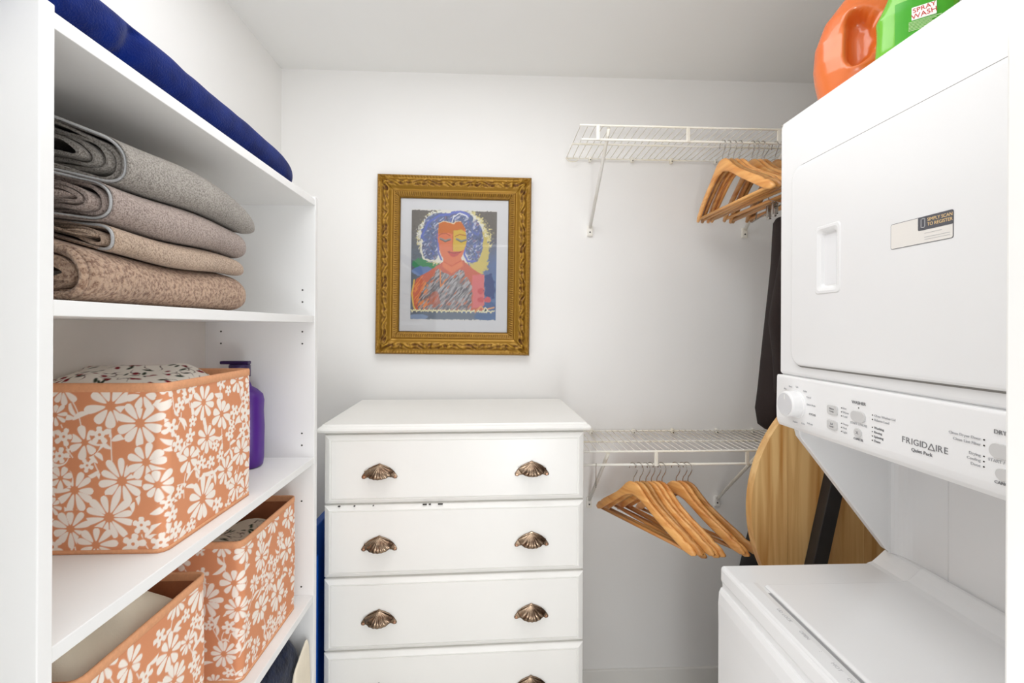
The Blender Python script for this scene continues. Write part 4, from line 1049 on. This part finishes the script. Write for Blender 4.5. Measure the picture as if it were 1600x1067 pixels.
def advance(y, chars, z, size, gap):
    for c_ in chars:
        n0 = len(bd.verts); text_bm(bd, c_, size, TM(y, z), align='LEFT'); bd.verts.ensure_lookup_table()
        ys_ = [v.co.y for v in bd.verts[n0:]]; sh = y - .675 - max(ys_)
        for v in bd.verts[n0:]: v.co.y += sh
        y = y - (max(ys_) - min(ys_)) - gap
    return y
yw = advance(0.6945, 'FRIGID', 1.3035, 0.0135, 0.0020)
me = MB(); t0, t1 = yw + 0.0006, yw - 0.0094; zb1, zt1 = 1.2986, 1.3084; yc = (t0 + t1) / 2
def bar2(p, q, w_=0.0006):
    d = Vector((q[0] - p[0], q[1] - p[1])).normalized(); nrm = Vector((-d.y, d.x)) * w_
    me.prism([(p[0] + nrm.x, p[1] + nrm.y), (q[0] + nrm.x, q[1] + nrm.y), (q[0] - nrm.x, q[1] - nrm.y), (p[0] - nrm.x, p[1] - nrm.y)], 0.6539 - .9, 0.6545 - .9, 'yz')
for p, q in (((t0, zb1), (yc, zt1)), ((yc, zt1), (t1, zb1)), ((t0, zb1 + .0006), (t1, zb1 + .0006))): bar2((p[0] - .675, p[1]), (q[0] - .675, q[1]))
tmp = me.mesh('tri'); bd.from_mesh(tmp)
print('wordmark end', advance(t1 - 0.0018, 'IRE', 1.3035, 0.0135, 0.0020))
def word(m_, *a, **k):
    b_ = bmesh.new(); text_bm(b_, *a, **k); me_ = bpy.data.meshes.new('t'); b_.to_mesh(me_); b_.free(); link('lettering', me_, m_, lc)
word(M_grey, 'Quiet Pack', 0.0075, TM(0.662, 1.2915))
word(M_grey, 'WASHER', 0.0078, TM(0.781, 1.3465)); word(M_lgrey, 'START / PAUSE', 0.0056, TM(0.781, 1.3085)); word(M_grey, 'CANCEL', 0.0056, TM(0.781, 1.2815)); word(M_grey, 'X', 0.008, TM(0.781, 1.2935, 0.6514))
word(M_grey, 'DRYER', 0.0078, TM(0.551, 1.3465)); word(M_lgrey, 'START / PAUSE', 0.0056, TM(0.551, 1.3085)); word(M_grey, 'CANCEL', 0.0056, TM(0.551, 1.2815))
for z, t in ((1.331, 'Hot'), (1.3235, 'Warm'), (1.316, 'Cold'), (1.302, 'Heavy'), (1.2945, 'Med'), (1.287, 'Light')): word(M_lgrey, t, 0.0054, TM(0.8175, z), align='LEFT')
for z, t in ((1.331, 'Close Washer Lid'), (1.3235, 'Balance Load')): word(M_lgrey, t, 0.0056, TM(0.748, z), align='LEFT')
for z, t in ((1.310, 'Washing'), (1.3025, 'Rinsing'), (1.295, 'Spinning'), (1.2875, 'Done')): word(M_grey, t, 0.0056, TM(0.748, z), align='LEFT')
for z, t in ((1.3325, 'Close Dryer Door'), (1.325, 'Clean Lint Filter'), (1.3105, 'Drying'), (1.3035, 'Cooling'), (1.2965, 'Done')): word(M_lgrey, t, 0.0056, TM(0.5785, z), align='RIGHT')
for z, t in ((1.3255, 'Water'), (1.3205, 'Temp'), (1.2965, 'Soil'), (1.2915, 'Level')): word(M_grey, t, 0.0048, TM(0.842, z, 0.6514))
for y, z, t in ((0.984, 1.345, 'Max'), (0.966, 1.352, 'Rinse'), (0.945, 1.354, 'Spin'), (0.920, 1.348, 'Bulky'), (0.909, 1.337, 'Casual'), (0.902, 1.322, 'Quick Wash'), (0.925, 1.279, 'Knits'), (0.905, 1.283, 'Delicate'), (0.950, 1.2775, 'Regular')): word(M_lgrey, t, 0.0050, TM(y, z))
word(M_grey, 'CYCLES', 0.0056, TM(0.898, 1.303))
me_ = bpy.data.meshes.new('t'); bd.to_mesh(me_); bd.free(); link('brand_lettering', me_, M_grey, lc)
# sticker (the machine-readable square stays blank)
sk = MB(); sk.prism([(y - .675, z) for y, z in rrect(0.664, 1.630, 0.0505, 0.0205, 0.003)], 0.6520 - .9, 0.6526 - .9, 'yz'); st = sk.build('sticker', M_slate, lc, 'slate and white registration sticker')
MB().prism([(y - .675, z) for y, z in rrect(0.664, 1.630, 0.0497, 0.0197, 0.0025)], 0.6517 - .9, 0.6520 - .9, 'yz').build('sticker_face', mat('sticker_white', (232, 228, 222), 0.5), st)
MB().prism([(y - .675, z) for y, z in rrect(0.6400, 1.6400, 0.0265, 0.0102, 0.002)], 0.6514 - .9, 0.6517 - .9, 'yz').build('sticker_banner', M_slate, st)
b_ = bmesh.new(); text_bm(b_, 'SIMPLY SCAN', 0.0070, TM(0.6515, 1.6440, 0.6513), 0.0002, 'LEFT', 0.9); text_bm(b_, 'TO REGISTER', 0.0070, TM(0.6515, 1.6370, 0.6513), 0.0002, 'LEFT', 0.9)
me_ = bpy.data.meshes.new('t'); b_.to_mesh(me_); b_.free(); link('sticker_lettering', me_, M_tan, st)
q = MB()
for p0_, p1_ in (((0.6615, 1.6335), (0.6605, 1.6475)), ((0.6555, 1.6335), (0.6545, 1.6475)), ((0.6615, 1.6335), (0.6545, 1.6345)), ((0.6615, 1.6465), (0.6545, 1.6475))):
    q.box(PX(0.6509, p0_[0], p0_[1]), PX(0.6514, p1_[0], p1_[1]))
for z in (1.6245, 1.6185, 1.6150): q.box(PX(0.6514, 0.656, z), PX(0.6517, 0.618 + (0.012 if z > 1.62 else 0), z + 0.0006))
q.build('sticker_marks', M_lgrey, st)
MB().disc(PX(0.6622, 1.010, 1.944), 0.003, 0, -0.002, 12, .0008).build('corner_screw', M_chrome, lc)

# ------------------------------------------------------------------ bottles on the dryer
def jug(name, loc, label, m, prof, rz, p=2.5, n=64, dent=None):
    root = thing(name, label, 'bottle', loc, rz)
    zs_ = [q_[0] for q_ in prof]; zz = np.linspace(zs_[0], zs_[-1], 90)
    R = []
    for z in zz:
        rx = np.interp(z, zs_, [q_[1] for q_ in prof]); ry = np.interp(z, zs_, [q_[2] for q_ in prof]); ox = np.interp(z, zs_, [q_[3] if len(q_) > 3 else 0 for q_ in prof])
        ring = superring(ox, 0, z, rx, ry, p, n)
        if dent:
            cx, cz, ax, az, dp = dent; r2 = []
            for (x, y, z_) in ring:
                if y < 0:
                    xx = x - cx - 0.012 * math.cos((z_ - cz) / az * 1.4)
                    d = (xx / ax) ** 2 + ((z_ - cz) / az) ** 2
                    k = 1 / (1 + math.exp((d - 1) * 9)); y = y + dp * k - 0.004 * math.exp(-((d - 1.35) / 0.35) ** 2)
                r2.append((x, y, z_))
            ring = r2
        R.append(ring)
    MB().rings(R).build('bottle_body', m, root, sm=True)
    return root
aim = lambda x, y: math.atan2(-x, y)     # label side towards the doorway
pj = [(0, .070, .045), (.004, .078, .052), (.03, .088, .060), (.075, .097, .064), (.105, .100, .064), (.15, .097, .060, .000), (.20, .084, .052, .004), (.24, .058, .040, .010), (.262, .024, .024, .018), (.28, .022, .022, .018)]
oj = jug('detergent_jug', (0.803, 0.935, 1.9502), 'large orange detergent jug with moulded grip on top of the dryer', M_orange, pj, -0.62, 2.3, 72, (-0.026, 0.135, 0.027, 0.056, 0.042))
MB().rings([superring(.018, 0, z, a, a, 2, 32) for z, a in ((.272, .028), (.31, .027), (.314, .024))]).build('bottle_cap', mat('blue_cap', (40, 70, 150), 0.4), oj)
pg = [(0, .050, .026), (.004, .055, .031), (.03, .057, .034), (.06, .055, .034), (.075, .055, .034), (.09, .056, .034), (.117, .044, .030), (.15, .032, .025), (.175, .026, .020), (.20, .016, .016), (.215, .015, .015)]
gj = jug('stain_remover_bottle', (0.752, 0.775, 1.9502), 'bright green stain remover bottle beside the orange jug', M_green, pg, -0.70, 2.6, 56)
MB().rings([superring(0, 0, z, a, a, 2, 24) for z, a in ((.205, .019), (.235, .018), (.238, .015))]).build('bottle_cap', mat('white_cap', (235, 235, 230), 0.4), gj)
lb_m = mat('green_label', (62, 160, 34), 0.35, rgb2=(80, 174, 34), scale=12)
MB().rings([[(x * 1.0, -np.interp(z, [q_[0] for q_ in pg], [q_[2] for q_ in pg]) * (1 - (abs(x) / np.interp(z, [q_[0] for q_ in pg], [q_[1] for q_ in pg])) ** 2.6) ** (1 / 2.6) - 0.0006, z) for x in np.linspace(-.030, .046, 16)] for z in np.linspace(0.012, 0.104, 16)], closed=False, caps=False).build('bottle_label', lb_m, gj)
MB().box((-.008, -.0366, .064), (.024, -.0335, .086), 0.001).build('label_patch', M_white, gj)
b_ = bmesh.new()
TG = lambda x, z, rot=0.10: Matrix.Translation((x, -.0368, z)) @ Matrix.Rotation(math.radians(90), 4, 'X') @ Matrix.Rotation(rot, 4, 'Z')
text_bm(b_, 'SPRAY', 0.0105, TG(.008, .0800), 0.0003); text_bm(b_, 'WASH', 0.0115, TG(.008, .0700), 0.0003)
me_ = bpy.data.meshes.new('t'); b_.to_mesh(me_); b_.free(); link('brand_lettering', me_, M_red, gj)
q = MB()
for k in range(7): q.box((-.012, -.0356, .061 - k * .0024), (.030 - .006 * (k % 3), -.0345, .0618 - k * .0024))
q.box((.024, -.0350, .030), (.040, -.0325, .043)); q.box((-.010, -.0356, .020), (.022, -.0345, .028)); q.build('label_fine_print', mat('pale_print', (200, 226, 170), 0.5), gj)
MB().box((-.004, -.0358, .031), (.014, -.0345, .042)).build('label_photo', M_bluep, gj)
